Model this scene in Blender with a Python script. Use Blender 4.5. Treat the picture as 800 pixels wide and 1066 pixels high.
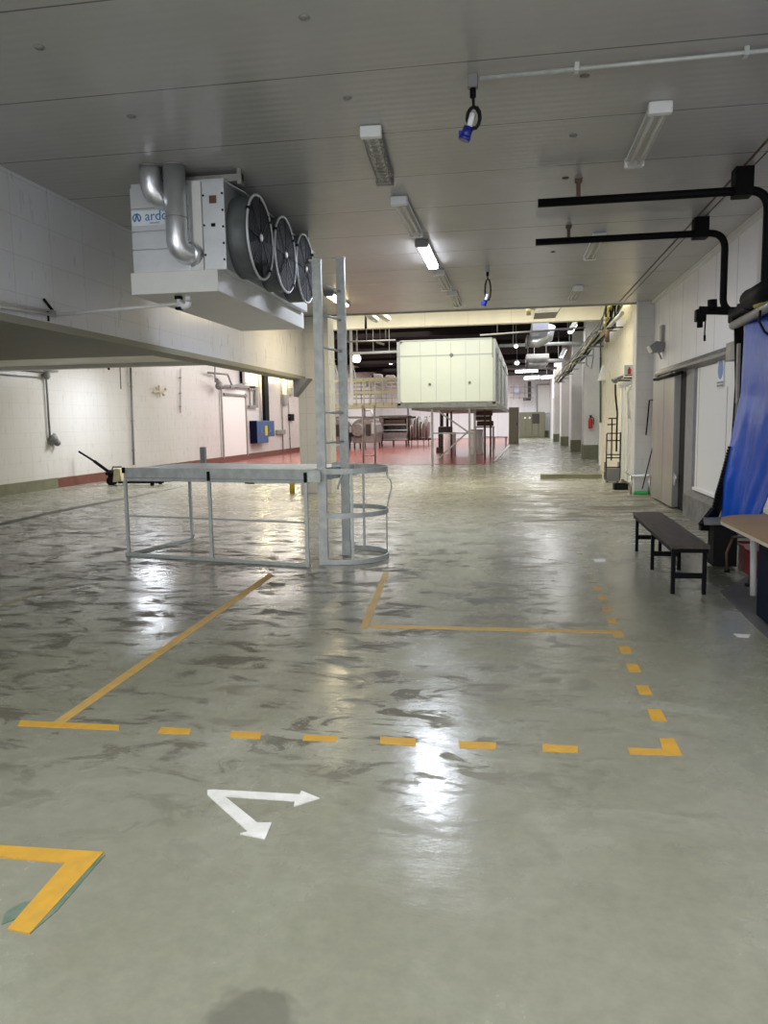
import bpy, bmesh, math, random
from mathutils import Vector, Matrix
random.seed(7)
for o in list(bpy.data.objects): bpy.data.objects.remove(o)
S = bpy.context.scene
COL = S.collection
R = math.radians

# ------------------------------------------------------------------ camera
CAMH = 1.6
yaw, pitch, roll = R(9.44), R(6.66), R(-0.95)
f0 = Vector((-math.sin(yaw), math.cos(yaw), 0)); r0 = Vector((math.cos(yaw), math.sin(yaw), 0)); u0 = Vector((0, 0, 1))
FW = f0*math.cos(pitch) - u0*math.sin(pitch); U2 = u0*math.cos(pitch) + f0*math.sin(pitch)
RT = r0*math.cos(roll) + U2*math.sin(roll); UP = U2*math.cos(roll) - r0*math.sin(roll)
cd = bpy.data.cameras.new('camera'); cam = bpy.data.objects.new('camera', cd); COL.objects.link(cam)
m = Matrix((RT, UP, -FW)).transposed().to_4x4(); m.translation = (0, 0, CAMH)
cam.matrix_world = m
cd.sensor_fit = 'VERTICAL'; cd.sensor_height = 36.0; cd.lens = 800/1066*36; cd.clip_end = 300; cd.clip_start = 0.05
S.camera = cam
C0 = Vector((0, 0, CAMH))
def ray(x, y): return RT*((x-400)/800) - UP*((y-533)/800) + FW
def at(x, y, Y): d = ray(x, y); return C0 + d*(Y/d.y)            # surveyed point at depth Y down the hall
def fl(x, y, z=0.0): d = ray(x, y); return C0 + d*((z-CAMH)/d.z)  # surveyed point on a level
def wl(x, y, X): d = ray(x, y); return C0 + d*(X/d.x)             # surveyed point on a side wall

# ------------------------------------------------------------------ world, lights, exposure
w = bpy.data.worlds.new('world'); S.world = w; w.use_nodes = True
w.node_tree.nodes['Background'].inputs[0].default_value = (0.86, 0.90, 1.0, 1)
w.node_tree.nodes['Background'].inputs[1].default_value = 0.9
S.view_settings.view_transform = 'Standard'; S.view_settings.look = 'None'
S.view_settings.gamma = 1; S.view_settings.use_curve_mapping = False
S.view_settings.exposure = 0.0
def area(name, loc, rot, sx, sy, power, color, spread=180):
    l = bpy.data.lights.new(name, 'AREA'); l.shape = 'RECTANGLE'; l.size = sx; l.size_y = sy
    l.energy = power; l.color = color; l.spread = R(spread)
    o = bpy.data.objects.new(name, l); COL.objects.link(o); o.location = loc; o.rotation_euler = rot
    return o
# added unseen area light behind the camera, giving soft daylight from behind
area('rear_daylight_fill', (-3.0, -5.6, 2.3), (R(84), 0, 0), 9, 3, 360, (0.93, 0.96, 1.0))
# added unseen fill lights over and behind the camera to brighten the near floor
for lx_, ly_ in ((-1.2, 2.6), (-1.2, -0.4), (1.1, 2.4), (1.1, -1.0), (-3.2, 0.5)):
    area('overhead_fill', (lx_, ly_, 3.93), (0, 0, 0), 0.16, 1.4, 52, (0.97, 0.98, 0.93))
# the transverse bay beyond the ceiling edge: bright warm lamps high up
area('bay_lamps', (-3.0, 19.7, 5.2), (0, 0, 0), 11, 1.6, 620, (1.0, 0.94, 0.76), 160)
# the side wing behind the bulkhead
area('wing_lamps', (-10.1, 20.2, 3.36), (0, 0, 0), 0.26, 1.5, 130, (0.86, 0.9, 1.0))
area('wing_lamps_near', (-8.8, 5.0, 2.9), (0, 0, 0), 1.2, 4, 30, (1.0, 0.96, 0.88))
area('wing_lamps_far', (-9.0, 30.0, 4.6), (0, 0, 0), 3, 10, 420, (1.0, 0.93, 0.92))
# the hall
area('hall_lamps_left', (-6.5, 42.0, 5.5), (0, 0, 0), 6, 20, 1300, (1.0, 0.95, 0.92))
area('hall_lamps_back', (-3.0, 62.0, 5.6), (0, 0, 0), 13, 12, 2100, (1.0, 1.0, 1.0))
area('corridor_lamps', (1.6, 38.0, 5.2), (0, 0, 0), 1.5, 24, 330, (1.0, 0.98, 0.95))
area('box_front_fill', (-2.5, 25.0, 5.3), (R(30), 0, 0), 5, 1.0, 200, (0.98, 1.0, 0.90))  # added light, tilted to brighten the front of the box room

# ------------------------------------------------------------------ materials
def mat(name, col, rough=0.5, metal=0.0, spec=0.5, emit=None, es=0.0, noise=0.0, nscale=6.0, bump=0.0, bscale=40.0, alpha=None, trans=0.0, tint=None, nstretch=(1,1,1)):
    m = bpy.data.materials.new(name); m.use_nodes = True; nt = m.node_tree; N = nt.nodes; L = nt.links
    b = N['Principled BSDF']
    b.inputs['Base Color'].default_value = (*col, 1); b.inputs['Roughness'].default_value = rough
    b.inputs['Metallic'].default_value = metal; b.inputs['Specular IOR Level'].default_value = spec
    if emit: b.inputs['Emission Color'].default_value = (*emit, 1); b.inputs['Emission Strength'].default_value = es
    if alpha is not None: b.inputs['Alpha'].default_value = alpha
    if trans: b.inputs['Transmission Weight'].default_value = trans
    tc = N.new('ShaderNodeTexCoord')
    if noise or tint:
        mp = N.new('ShaderNodeMapping'); mp.inputs['Scale'].default_value = nstretch; L.new(tc.outputs['Object'], mp.inputs[0])
        n = N.new('ShaderNodeTexNoise'); n.inputs['Scale'].default_value = nscale; n.inputs['Detail'].default_value = 6; n.inputs['Roughness'].default_value = 0.65
        L.new(mp.outputs[0], n.inputs['Vector'])
        r = N.new('ShaderNodeValToRGB'); r.color_ramp.elements[0].position = 0.35; r.color_ramp.elements[1].position = 0.68
        d = tint if tint else tuple(c*(1-noise) for c in col)
        r.color_ramp.elements[0].color = (*d, 1); r.color_ramp.elements[1].color = (*col, 1)
        L.new(n.outputs['Fac'], r.inputs[0]); L.new(r.outputs[0], b.inputs['Base Color'])
    if bump:
        n2 = N.new('ShaderNodeTexNoise'); n2.inputs['Scale'].default_value = bscale; n2.inputs['Detail'].default_value = 3
        L.new(tc.outputs['Object'], n2.inputs['Vector'])
        bp = N.new('ShaderNodeBump'); bp.inputs['Strength'].default_value = bump; bp.inputs['Distance'].default_value = 0.02
        L.new(n2.outputs['Fac'], bp.inputs['Height']); L.new(bp.outputs[0], b.inputs['Normal'])
    return m

def mth(nt, op, a, b=None, c=None):
    n = nt.nodes.new('ShaderNodeMath'); n.operation = op
    for i, v in enumerate((a, b, c)):
        if v is None: continue
        if isinstance(v, (int, float)): n.inputs[i].default_value = v
        else: nt.links.new(v, n.inputs[i])
    return n.outputs[0]
def geo_xyz(nt):
    g = nt.nodes.new('ShaderNodeNewGeometry'); s = nt.nodes.new('ShaderNodeSeparateXYZ'); nt.links.new(g.outputs['Position'], s.inputs[0])
    return g.outputs['Position'], s.outputs
def lines(nt, v, step, width, off=0.0):
    """1 on a joint line, 0 elsewhere"""
    t = mth(nt, 'ADD', v, off + 1000*step)
    t = mth(nt, 'MODULO', t, step); t = mth(nt, 'SUBTRACT', t, step/2); t = mth(nt, 'ABSOLUTE', t)
    return mth(nt, 'GREATER_THAN', t, step/2 - width/2)
def mixc(nt, fac, a, b):
    n = nt.nodes.new('ShaderNodeMix'); n.data_type = 'RGBA'
    for s, v in ((n.inputs[0], fac), (n.inputs[6], a), (n.inputs[7], b)):
        if isinstance(v, tuple): s.default_value = (*v, 1)
        elif isinstance(v, (int, float)): s.default_value = v
        else: nt.links.new(v, s)
    return n.outputs[2]
def noise(nt, vec, scale, detail=4, rough=0.6, stretch=None, dist=0.0):
    if stretch:
        mp = nt.nodes.new('ShaderNodeMapping'); mp.inputs['Scale'].default_value = stretch; nt.links.new(vec, mp.inputs[0]); vec = mp.outputs[0]
    n = nt.nodes.new('ShaderNodeTexNoise'); n.inputs['Scale'].default_value = scale; n.inputs['Detail'].default_value = detail
    n.inputs['Roughness'].default_value = rough; n.inputs['Distortion'].default_value = dist
    nt.links.new(vec, n.inputs['Vector']); return n.outputs['Fac']
def ramp(nt, v, lo, hi):
    n = nt.nodes.new('ShaderNodeMapRange'); n.inputs[1].default_value = lo; n.inputs[2].default_value = hi
    nt.links.new(v, n.inputs[0]); return n.outputs[0]
def newmat(name):
    m = bpy.data.materials.new(name); m.use_nodes = True; return m, m.node_tree, m.node_tree.nodes['Principled BSDF']

def tile_mat(name, col, grout, u, su, sv, gw=0.012, rough=0.28, dirt=0.12, dirtcol=(0.45,0.40,0.33), bump=0.12):
    m, nt, b = newmat(name); pos, xyz = geo_xyz(nt)
    U = xyz[{'x':0,'y':1}[u]]; V = xyz[2]
    g = mth(nt, 'MAXIMUM', lines(nt, U, su, gw), lines(nt, V, sv, gw*0.8)) if sv else lines(nt, U, su, gw)
    n1 = noise(nt, pos, 1.3, 5, 0.6, (1,1,0.35)); n2 = noise(nt, pos, 9, 4, 0.6, (1,1,0.25))
    d = mth(nt, 'MULTIPLY', ramp(nt, n1, 0.42, 0.75), dirt*2.2)
    c = mixc(nt, d, col, dirtcol); c = mixc(nt, mth(nt, 'MULTIPLY', ramp(nt, n2, 0.5, 0.9), dirt*0.5), c, dirtcol)
    c = mixc(nt, mth(nt, 'MULTIPLY', g, 0.42), c, grout)
    nt.links.new(c, b.inputs['Base Color']); b.inputs['Roughness'].default_value = rough
    r = mth(nt, 'ADD', mth(nt, 'MULTIPLY', n2, 0.25), rough-0.1); nt.links.new(r, b.inputs['Roughness'])
    bp = nt.nodes.new('ShaderNodeBump'); bp.inputs['Strength'].default_value = bump; bp.inputs['Distance'].default_value = 0.03
    h = mth(nt, 'SUBTRACT', noise(nt, pos, 2.2, 3), mth(nt, 'MULTIPLY', g, 0.3)); nt.links.new(h, bp.inputs['Height']); nt.links.new(bp.outputs[0], b.inputs['Normal'])
    return m

M = {}
WHITE = (0.66, 0.65, 0.63)
M['tile_y'] = tile_mat('tile_side', (0.60,0.59,0.57), (0.38,0.36,0.33), 'y', 0.66, 0.37)
M['tile_x'] = tile_mat('tile_front', (0.62,0.62,0.60), (0.34,0.33,0.31), 'x', 0.42, 0.365)
M['tile_bulk'] = tile_mat('tile_bulkhead', (0.68,0.69,0.73), (0.40,0.40,0.39), 'y', 0.62, 0.36, 0.010)  # bluish white puts the lit lamp's light into the tile colour
M['panel_y'] = tile_mat('wall_panel', (0.84,0.83,0.88), (0.10,0.10,0.10), 'y', 1.1, None, 0.03, 0.3, 0.08)
M['tile_cream'] = tile_mat('tile_cream', (0.74,0.68,0.50), (0.5,0.45,0.34), 'y', 0.66, 0.37)
M['cream_band'] = tile_mat('cream_band', (0.80,0.77,0.66), (0.55,0.52,0.42), 'x', 1.2, None, 0.02, 0.35)
M['white_far'] = tile_mat('far_wall_panels', (0.85,0.86,0.88), (0.5,0.5,0.5), 'x', 1.2, None, 0.04, 0.5, 0.05)

# concrete floor
m, nt, b = newmat('floor_concrete'); pos, xyz = geo_xyz(nt)
big = noise(nt, pos, 0.35, 4, 0.6); mid = noise(nt, pos, 1.4, 6, 0.65, (1, 0.7, 1)); fine = noise(nt, pos, 14, 6, 0.7)
c = mixc(nt, ramp(nt, big, 0.32, 0.68), (0.225,0.228,0.168), (0.30,0.298,0.25))
c = mixc(nt, mth(nt, 'MULTIPLY', ramp(nt, mid, 0.47, 0.70), 0.5), c, (0.35,0.355,0.30))
c = mixc(nt, mth(nt, 'MULTIPLY', ramp(nt, fine, 0.35, 0.75), 0.38), c, (0.15,0.15,0.125))
# dark scuffs, brushed across, mostly in the marked bay
sc = noise(nt, pos, 2.9, 9, 0.76, (0.85, 1.6, 1), 0.7); scb = noise(nt, pos, 0.9, 4, 0.6, (0.8, 1.2, 1))
zone = mth(nt, 'MULTIPLY', ramp(nt, xyz[1], 2.3, 3.6), ramp(nt, xyz[1], 24, 9))
zx = mth(nt, 'ADD', mth(nt, 'MULTIPLY', ramp(nt, xyz[0], 1.0, -0.6), 0.85), 0.15)
scm = mth(nt, 'MULTIPLY', mth(nt, 'MULTIPLY', ramp(nt, sc, 0.515, 0.56), ramp(nt, scb, 0.36, 0.46)), mth(nt, 'MULTIPLY', zone, zx))
c = mixc(nt, mth(nt, 'MULTIPLY', scm, 0.72), c, (0.085,0.075,0.056))
lt = noise(nt, pos, 1.7, 7, 0.7, (0.6, 1.6, 1), 0.8); c = mixc(nt, mth(nt, 'MULTIPLY', mth(nt, 'MULTIPLY', ramp(nt, lt, 0.55, 0.66), zone), 0.4), c, (0.40,0.40,0.36))
# sparse black nicks
nk = noise(nt, pos, 7.5, 3, 0.5, (1,1,1), 0.3); c = mixc(nt, mth(nt, 'MULTIPLY', ramp(nt, nk, 0.765, 0.78), 0.6), c, (0.05,0.05,0.045))
sc2 = noise(nt, pos, 3.1, 7, 0.75, (2.2, 1.0, 1), 1.2); c = mixc(nt, mth(nt, 'MULTIPLY', ramp(nt, sc2, 0.66, 0.71), 0.3), c, (0.09,0.085,0.07))
# darker patch at the camera's feet
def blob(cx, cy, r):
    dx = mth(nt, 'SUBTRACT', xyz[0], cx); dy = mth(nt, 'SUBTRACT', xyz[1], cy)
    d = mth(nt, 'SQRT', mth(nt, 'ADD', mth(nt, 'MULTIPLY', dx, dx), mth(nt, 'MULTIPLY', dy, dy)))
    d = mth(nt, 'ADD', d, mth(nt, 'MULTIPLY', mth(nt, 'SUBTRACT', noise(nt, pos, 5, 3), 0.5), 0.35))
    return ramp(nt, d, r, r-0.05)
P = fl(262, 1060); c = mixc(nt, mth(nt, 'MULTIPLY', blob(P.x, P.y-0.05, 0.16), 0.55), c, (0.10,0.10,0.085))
# dirty brown zone near the ceiling edge on the right
zz = mth(nt, 'MULTIPLY', mth(nt, 'MULTIPLY', ramp(nt, xyz[1], 10.5, 13), ramp(nt, xyz[1], 21, 18)), ramp(nt, xyz[0], -1.5, 1.0))
dz = mth(nt, 'MULTIPLY', zz, ramp(nt, noise(nt, pos, 1.5, 8, 0.72, (0.5,1.3,1), 0.5), 0.44, 0.56))
c = mixc(nt, mth(nt, 'MULTIPLY', dz, 0.7), c, (0.10,0.082,0.058))
dirt = mth(nt, 'MAXIMUM', scm, dz)
nt.links.new(c, b.inputs['Base Color'])
rg = mth(nt, 'ADD', mth(nt, 'MULTIPLY', ramp(nt, mid, 0.4, 0.6), 0.12), 0.17); rg = mth(nt, 'ADD', rg, mth(nt, 'MULTIPLY', dirt, 0.35)); nt.links.new(mth(nt, 'SUBTRACT', 0.38, mth(nt, 'MULTIPLY', dirt, 0.28)), b.inputs['Specular IOR Level'])
nt.links.new(rg, b.inputs['Roughness']); b.inputs['Specular IOR Level'].default_value = 0.5
bp = nt.nodes.new('ShaderNodeBump'); bp.inputs['Strength'].default_value = 0.2; bp.inputs['Distance'].default_value = 0.02
h = mth(nt, 'ADD', noise(nt, pos, 3.2, 6, 0.6, (0.7,1.5,1)), mth(nt, 'MULTIPLY', fine, 0.12)); nt.links.new(h, bp.inputs['Height']); nt.links.new(bp.outputs[0], b.inputs['Normal'])
M['floor'] = m
# red hall floor
m, nt, b = newmat('floor_red_epoxy'); pos, xyz = geo_xyz(nt)
n1 = noise(nt, pos, 0.8, 5, 0.6); c = mixc(nt, ramp(nt, n1, 0.35, 0.7), (0.26,0.065,0.05), (0.36,0.12,0.10))
g = mth(nt, 'MAXIMUM', lines(nt, xyz[0], 3.0, 0.08), lines(nt, xyz[1], 4.0, 0.12)); c = mixc(nt, g, c, (0.25,0.06,0.05))
nt.links.new(c, b.inputs['Base Color']); b.inputs['Roughness'].default_value = 0.22; M['floor_red'] = m
# near ceiling: ribbed grey sandwich panel
m, nt, b = newmat('ceiling_panel'); pos, xyz = geo_xyz(nt)
seam = lines(nt, xyz[1], 1.16, 0.014, 0.29); n1 = noise(nt, pos, 0.5, 4); n2 = noise(nt, pos, 30, 3, 0.5, (0.05, 1, 1))
c = mixc(nt, ramp(nt, n1, 0.35, 0.7), (0.40,0.395,0.39), (0.47,0.465,0.46)); c = mixc(nt, mth(nt, 'MULTIPLY', n2, 0.15), c, (0.30,0.29,0.28))
long = mth(nt, 'MULTIPLY', lines(nt, xyz[0], 9.0, 0.012, 9.0-2.24+4.5+4.5), 1.0)
c = mixc(nt, mth(nt, 'MULTIPLY', seam, 0.9), c, (0.09,0.085,0.08))
nt.links.new(c, b.inputs['Base Color']); b.inputs['Roughness'].default_value = 0.27
rib = mth(nt, 'SINE', mth(nt, 'MULTIPLY', xyz[1], 2*math.pi/0.105))
bp = nt.nodes.new('ShaderNodeBump'); bp.inputs['Strength'].default_value = 0.12; bp.inputs['Distance'].default_value = 0.003
nt.links.new(mth(nt, 'SUBTRACT', rib, mth(nt, 'MULTIPLY', seam, 2)), bp.inputs['Height']); nt.links.new(bp.outputs[0], b.inputs['Normal'])
M['ceiling'] = m

M['olive'] = mat('olive_paint', (0.20,0.19,0.12), 0.6, noise=0.25)
M['low_ceiling'] = mat('low_ceiling_paint', (0.30,0.29,0.23), 0.6, noise=0.1, nscale=0.8)
M['white_beam'] = mat('white_beam_paint', (0.70,0.69,0.65), 0.5, noise=0.12, nscale=1.2)
M['dark_roof'] = mat('dark_roof', (0.005,0.005,0.007), 0.9, spec=0.1, tint=(0.014,0.010,0.008), nscale=0.25)  # darkness of the roof space put into the colour, so lamps leave it dark
M['kerb_green'] = mat('kerb_green', (0.19,0.19,0.12), 0.6, noise=0.3, nscale=3)
M['kerb_red'] = mat('kerb_red', (0.17,0.052,0.036), 0.5, noise=0.3, nscale=3)
M['kerb_grey'] = mat('kerb_grey', (0.20,0.195,0.18), 0.75, noise=0.45, nscale=4, bump=0.3)
M['mat_dark'] = mat('dark_floor_coating', (0.13,0.125,0.125), 0.5, noise=0.3, nscale=2)
M['yellow'] = mat('yellow_floor_paint', (0.62,0.345,0.04), 0.6, spec=0.25, tint=(0.50,0.29,0.055), nscale=11)
M['yellow_worn'] = mat('worn_yellow_floor_paint', (0.62,0.36,0.07), 0.6, spec=0.25, tint=(0.42,0.30,0.13), nscale=14)
M['yellow_faint'] = mat('faded_yellow_floor_paint', (0.36,0.31,0.17), 0.45, tint=(0.28,0.27,0.21), nscale=10)
M['white_paint'] = mat('white_floor_paint', (0.80,0.80,0.80), 0.5, tint=(0.62,0.62,0.60), nscale=12)
M['green_paint'] = mat('old_green_floor_paint', (0.09,0.17,0.13), 0.5, tint=(0.19,0.22,0.17), nscale=14)
M['galv'] = mat('galvanised_steel', (0.60,0.63,0.61), 0.5, 0.1, noise=0.3, nscale=9, bump=0.1)
M['galv_light'] = mat('light_galvanised_bar', (0.56,0.59,0.57), 0.5, 0.2, noise=0.2, nscale=12)
M['steel'] = mat('stainless_steel', (0.62,0.61,0.60), 0.3, 0.9, noise=0.2, nscale=2, nstretch=(1,1,0.2))
M['door_steel'] = mat('brushed_stainless_door', (0.55,0.53,0.50), 0.33, 0.75, noise=0.25, nscale=1.2, nstretch=(1,1,0.3))
M['duct'] = mat('polished_aluminium_duct', (0.80,0.82,0.85), 0.32, 0.85, noise=0.1)
M['alu'] = mat('aluminium_sheet', (0.66,0.68,0.70), 0.38, 0.55, noise=0.15, nscale=3)
M['cream'] = mat('off_white_enamel', (0.70,0.70,0.67), 0.45, noise=0.08, nscale=3)
M['barrel'] = mat('grey_fan_barrel', (0.13,0.145,0.145), 0.55, 0.3, noise=0.3, nscale=5)
M['fan_dark'] = mat('fan_guard_black', (0.010,0.010,0.013), 0.6, spec=0.2)
M['fan_blade'] = mat('fan_blade', (0.012,0.013,0.015), 0.6, spec=0.2)
M['rim'] = mat('light_fan_rim', (0.60,0.62,0.64), 0.4, 0.3)
M['black'] = mat('black_paint', (0.005,0.005,0.006), 0.6, spec=0.1)
M['rubber'] = mat('black_rubber', (0.010,0.010,0.011), 0.75, spec=0.2)
M['grey_box'] = mat('grey_housing', (0.22,0.22,0.22), 0.5, noise=0.2)
M['rail'] = mat('dull_grey_rail', (0.33,0.32,0.30), 0.5, 0.4, noise=0.3, nscale=6)
M['jamb'] = mat('grey_jamb', (0.28,0.28,0.29), 0.5, 0.2, noise=0.15)
M['trim'] = mat('white_trim', (0.74,0.74,0.72), 0.4)
M['white'] = mat('white_plastic', (0.75,0.76,0.76), 0.35)
M['pipe_white'] = mat('white_painted_pipe', (0.62,0.62,0.60), 0.45, noise=0.15)
M['brown'] = mat('rusty_brown', (0.12,0.07,0.045), 0.7, noise=0.3)
M['roof_beam'] = mat('dark_roof_beam', (0.016,0.012,0.011), 0.8, spec=0.15, noise=0.3)
M['wood'] = mat('worn_brown_planks', (0.095,0.078,0.066), 0.65, spec=0.25, tint=(0.055,0.046,0.04), nscale=8, nstretch=(3,0.4,1), bump=0.2)
M['tan'] = mat('tan_laminate', (0.36,0.24,0.13), 0.5, spec=0.3, noise=0.08, nscale=3, nstretch=(0.4,3,1))
M['edge'] = mat('light_edge_band', (0.55,0.50,0.40), 0.4)
M['navy'] = mat('navy_panel', (0.005,0.008,0.028), 0.6, spec=0.05)
M['tarp'] = mat('blue_pvc_tarpaulin', (0.008,0.085,0.52), 0.28, spec=0.16, noise=0.15, nscale=2, bump=0.5, bscale=5)
M['red'] = mat('red_plastic', (0.22,0.012,0.02), 0.4)
M['bright_red'] = mat('bright_red', (0.5,0.02,0.02), 0.4)
M['blue_plug'] = mat('blue_socket_plastic', (0.006,0.016,0.22), 0.35)
M['blue_cab'] = mat('blue_cabinet', (0.03,0.085,0.21), 0.4, noise=0.1)
M['blue_sign'] = mat('blue_sign', (0.10,0.20,0.50), 0.4)
M['logo'] = mat('logo_blue', (0.01,0.16,0.42), 0.4)
M['sticker'] = mat('sticker_white', (0.72,0.76,0.78), 0.4)
M['green'] = mat('green_brush', (0.03,0.42,0.10), 0.5)
M['strap'] = mat('yellow_strap', (0.50,0.45,0.06), 0.6)
M['yellow_post'] = mat('yellow_post_paint', (0.60,0.42,0.03), 0.45)
M['tube_off'] = mat('unlit_tube', (0.72,0.71,0.66), 0.35)
M['cover'] = mat('clear_cover', (0.70,0.69,0.62), 0.25, alpha=0.38)
M['lamp_on'] = mat('lit_lamp', (1,1,1), 0.4, emit=(0.86,0.90,1.0), es=34)
M['lamp_warm'] = mat('lit_warm_lamp', (1,1,1), 0.4, emit=(1.0,0.85,0.45), es=11)
M['lamp_far'] = mat('far_lit_lamp', (1,1,1), 0.4, emit=(0.95,0.98,1.0), es=9)
M['pale_box'] = mat('pale_green_white_panel', (0.84,0.86,0.74), 0.4, noise=0.05, nscale=1)
M['box_frame'] = mat('grey_panel_frame', (0.52,0.53,0.50), 0.45, 0.1)
M['pale_yellow'] = mat('pale_yellow_paint', (0.62,0.56,0.36), 0.5, noise=0.2)
M['machine'] = mat('dull_machine_steel', (0.30,0.26,0.25), 0.4, 0.5, noise=0.4, nscale=5)
M['machine_dark'] = mat('machine_dark', (0.03,0.022,0.02), 0.6)
M['cab_olive'] = mat('olive_cabinet', (0.16,0.155,0.10), 0.5, noise=0.15)
M['strip'] = mat('clear_pvc_strip', (0.72,0.73,0.70), 0.2, alpha=0.55)
M['cable_grey'] = mat('grey_cable', (0.30,0.31,0.29), 0.5)
M['cable_green'] = mat('dark_green_cable', (0.06,0.12,0.09), 0.5)
M['duct_blue'] = mat('bluish_duct', (0.55,0.58,0.78), 0.35, 0.3)
M['drum'] = mat('white_drum', (0.86,0.85,0.86), 0.3, 0.2, noise=0.1)
M['stain'] = mat('brown_rust_stain', (0.16,0.09,0.05), 0.7)

# ------------------------------------------------------------------ mesh helpers
class MB:
    def __init__(s): s.bm = bmesh.new()
    def _add(s, src, mtx=None):
        if mtx is not None: bmesh.ops.transform(src, matrix=mtx, verts=src.verts)
        vm = {v: s.bm.verts.new(v.co) for v in src.verts}
        for f in src.faces:
            nf = s.bm.faces.new([vm[v] for v in f.verts]); nf.smooth = f.smooth
        src.free(); return s
    def box(s, lo, hi, bev=0.0, mtx=None):
        b = bmesh.new(); bmesh.ops.create_cube(b, size=1)
        for v in b.verts: v.co = Vector([(lo[i]+hi[i])/2 + v.co[i]*(hi[i]-lo[i]) for i in range(3)])
        if bev: bmesh.ops.bevel(b, geom=b.edges[:], offset=bev, segments=2, affect='EDGES', profile=0.5)
        return s._add(b, mtx)
    def cyl(s, p0, p1, r, n=16, r2=None, smooth=True, caps=True):
        p0 = Vector(p0); p1 = Vector(p1); d = p1-p0; L = d.length
        if L < 1e-6: return s
        b = bmesh.new(); bmesh.ops.create_cone(b, cap_ends=caps, segments=n, radius1=r, radius2=r if r2 is None else r2, depth=L)
        for f in b.faces: f.smooth = smooth and len(f.verts) == 4
        return s._add(b, Matrix.Translation((p0+p1)/2) @ d.to_track_quat('Z', 'Y').to_matrix().to_4x4())
    def bar(s, p0, p1, w, h, up=(0,0,1)):
        """rectangular bar from p0 to p1, w across, h along up"""
        p0 = Vector(p0); p1 = Vector(p1); d = (p1-p0); L = d.length; d.normalize(); up = Vector(up)
        if abs(d.dot(up)) > 0.98: up = Vector((0,1,0)) if abs(d.y) < 0.9 else Vector((1,0,0))
        x = d.cross(up).normalized(); z = x.cross(d).normalized()
        m = Matrix((x, d, z)).transposed().to_4x4(); m.translation = (p0+p1)/2
        return s.box((-w/2,-L/2,-h/2), (w/2,L/2,h/2), mtx=m)
    def tube(s, pts, r, n=10, cyclic=False, flat=None):
        """swept tube along pts; flat=(half_width_z, half_thickness) for a flat band"""
        pts = [Vector(p) for p in pts]; N = len(pts); rings = []
        for i, p in enumerate(pts):
            a = pts[(i-1) % N] if (cyclic or i) else p; b_ = pts[(i+1) % N] if (cyclic or i < N-1) else p
            t = (b_-a).normalized()
            if flat:
                z = Vector((0,0,1)); x = t.cross(z).normalized()
                co = [p + x*sx*flat[1] + z*sz*flat[0] for sx, sz in ((1,1),(-1,1),(-1,-1),(1,-1))]
            else:
                if i == 0: nrm = t.orthogonal().normalized()
                else: nrm = (nrm - t*nrm.dot(t)).normalized()
                bn = t.cross(nrm)
                co = [p + (nrm*math.cos(2*math.pi*k/n) + bn*math.sin(2*math.pi*k/n))*r for k in range(n)]
            rings.append([s.bm.verts.new(c) for c in co])
        K = len(rings[0])
        for i in range(N if cyclic else N-1):
            A = rings[i]; B = rings[(i+1) % N]
            for k in range(K):
                f = s.bm.faces.new((A[k], A[(k+1)%K], B[(k+1)%K], B[k])); f.smooth = not flat
        if not cyclic:
            s.bm.faces.new(rings[0][::-1]); s.bm.faces.new(rings[-1])
        return s
    def prism(s, poly, vec):
        """closed polygon (list of points) extruded by vec"""
        vec = Vector(vec); A = [s.bm.verts.new(Vector(p)) for p in poly]; B = [s.bm.verts.new(Vector(p)+vec) for p in poly]
        s.bm.faces.new(A[::-1]); s.bm.faces.new(B); n = len(A)
        for i in range(n): s.bm.faces.new((A[i], A[(i+1)%n], B[(i+1)%n], B[i]))
        return s
    def lathe(s, prof, base, axis=(0,0,1), n=24):
        """prof: list of (radius, height) along axis from base"""
        axis = Vector(axis).normalized(); q = axis.to_track_quat('Z','Y'); base = Vector(base); rings = []
        for r, h in prof:
            rings.append([s.bm.verts.new(base + q @ Vector((r*math.cos(2*math.pi*k/n), r*math.sin(2*math.pi*k/n), h))) for k in range(n)])
        for A, B in zip(rings, rings[1:]):
            for k in range(n): f = s.bm.faces.new((A[k], A[(k+1)%n], B[(k+1)%n], B[k])); f.smooth = True
        s.bm.faces.new(rings[0][::-1]); s.bm.faces.new(rings[-1]); return s
    def sphere(s, c, r, sc=(1,1,1)):
        b = bmesh.new(); bmesh.ops.create_uvsphere(b, u_segments=16, v_segments=10, radius=r)
        for f in b.faces: f.smooth = True
        return s._add(b, Matrix.Translation(c) @ Matrix.Diagonal((*sc, 1)))
def arc(p0, p1, p2, n=8, rad=None):
    """quarter bend path from p0 via corner p1 to p2"""
    p0, p1, p2 = Vector(p0), Vector(p1), Vector(p2)
    a = (p0-p1).normalized(); c = (p2-p1).normalized(); rad = rad or min((p0-p1).length, (p2-p1).length)
    A = p1+a*rad; B = p1+c*rad
    return [(A*(1-t)**2 + p1*2*t*(1-t) + B*t*t) for t in [i/n for i in range(n+1)]]
SPLIT = {'bolt','ceiling_rail','pipe_clip','foot','leg_bracket','knob','guard_clip','louvre','guard_wire','crossbar','ladder_rung','step','side_rail','dial','hatch','hanger','oval','caption','duct_seam','clamp','seal','door_seam','trap','stretcher','handrail','mid_rail','tie','steer_wheel','fork_wheel','tray_bracket','rim_band','column','shelf','uprights','frame_post','panel_joint','fan_blade'}
def islands(bm):
    seen = set(); out = []
    for v in bm.verts:
        if v in seen: continue
        st = [v]; seen.add(v); grp = []
        while st:
            a = st.pop(); grp.append(a)
            for e in a.link_edges:
                b = e.other_vert(a)
                if b not in seen: seen.add(b); st.append(b)
        out.append(grp)
    return out
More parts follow.
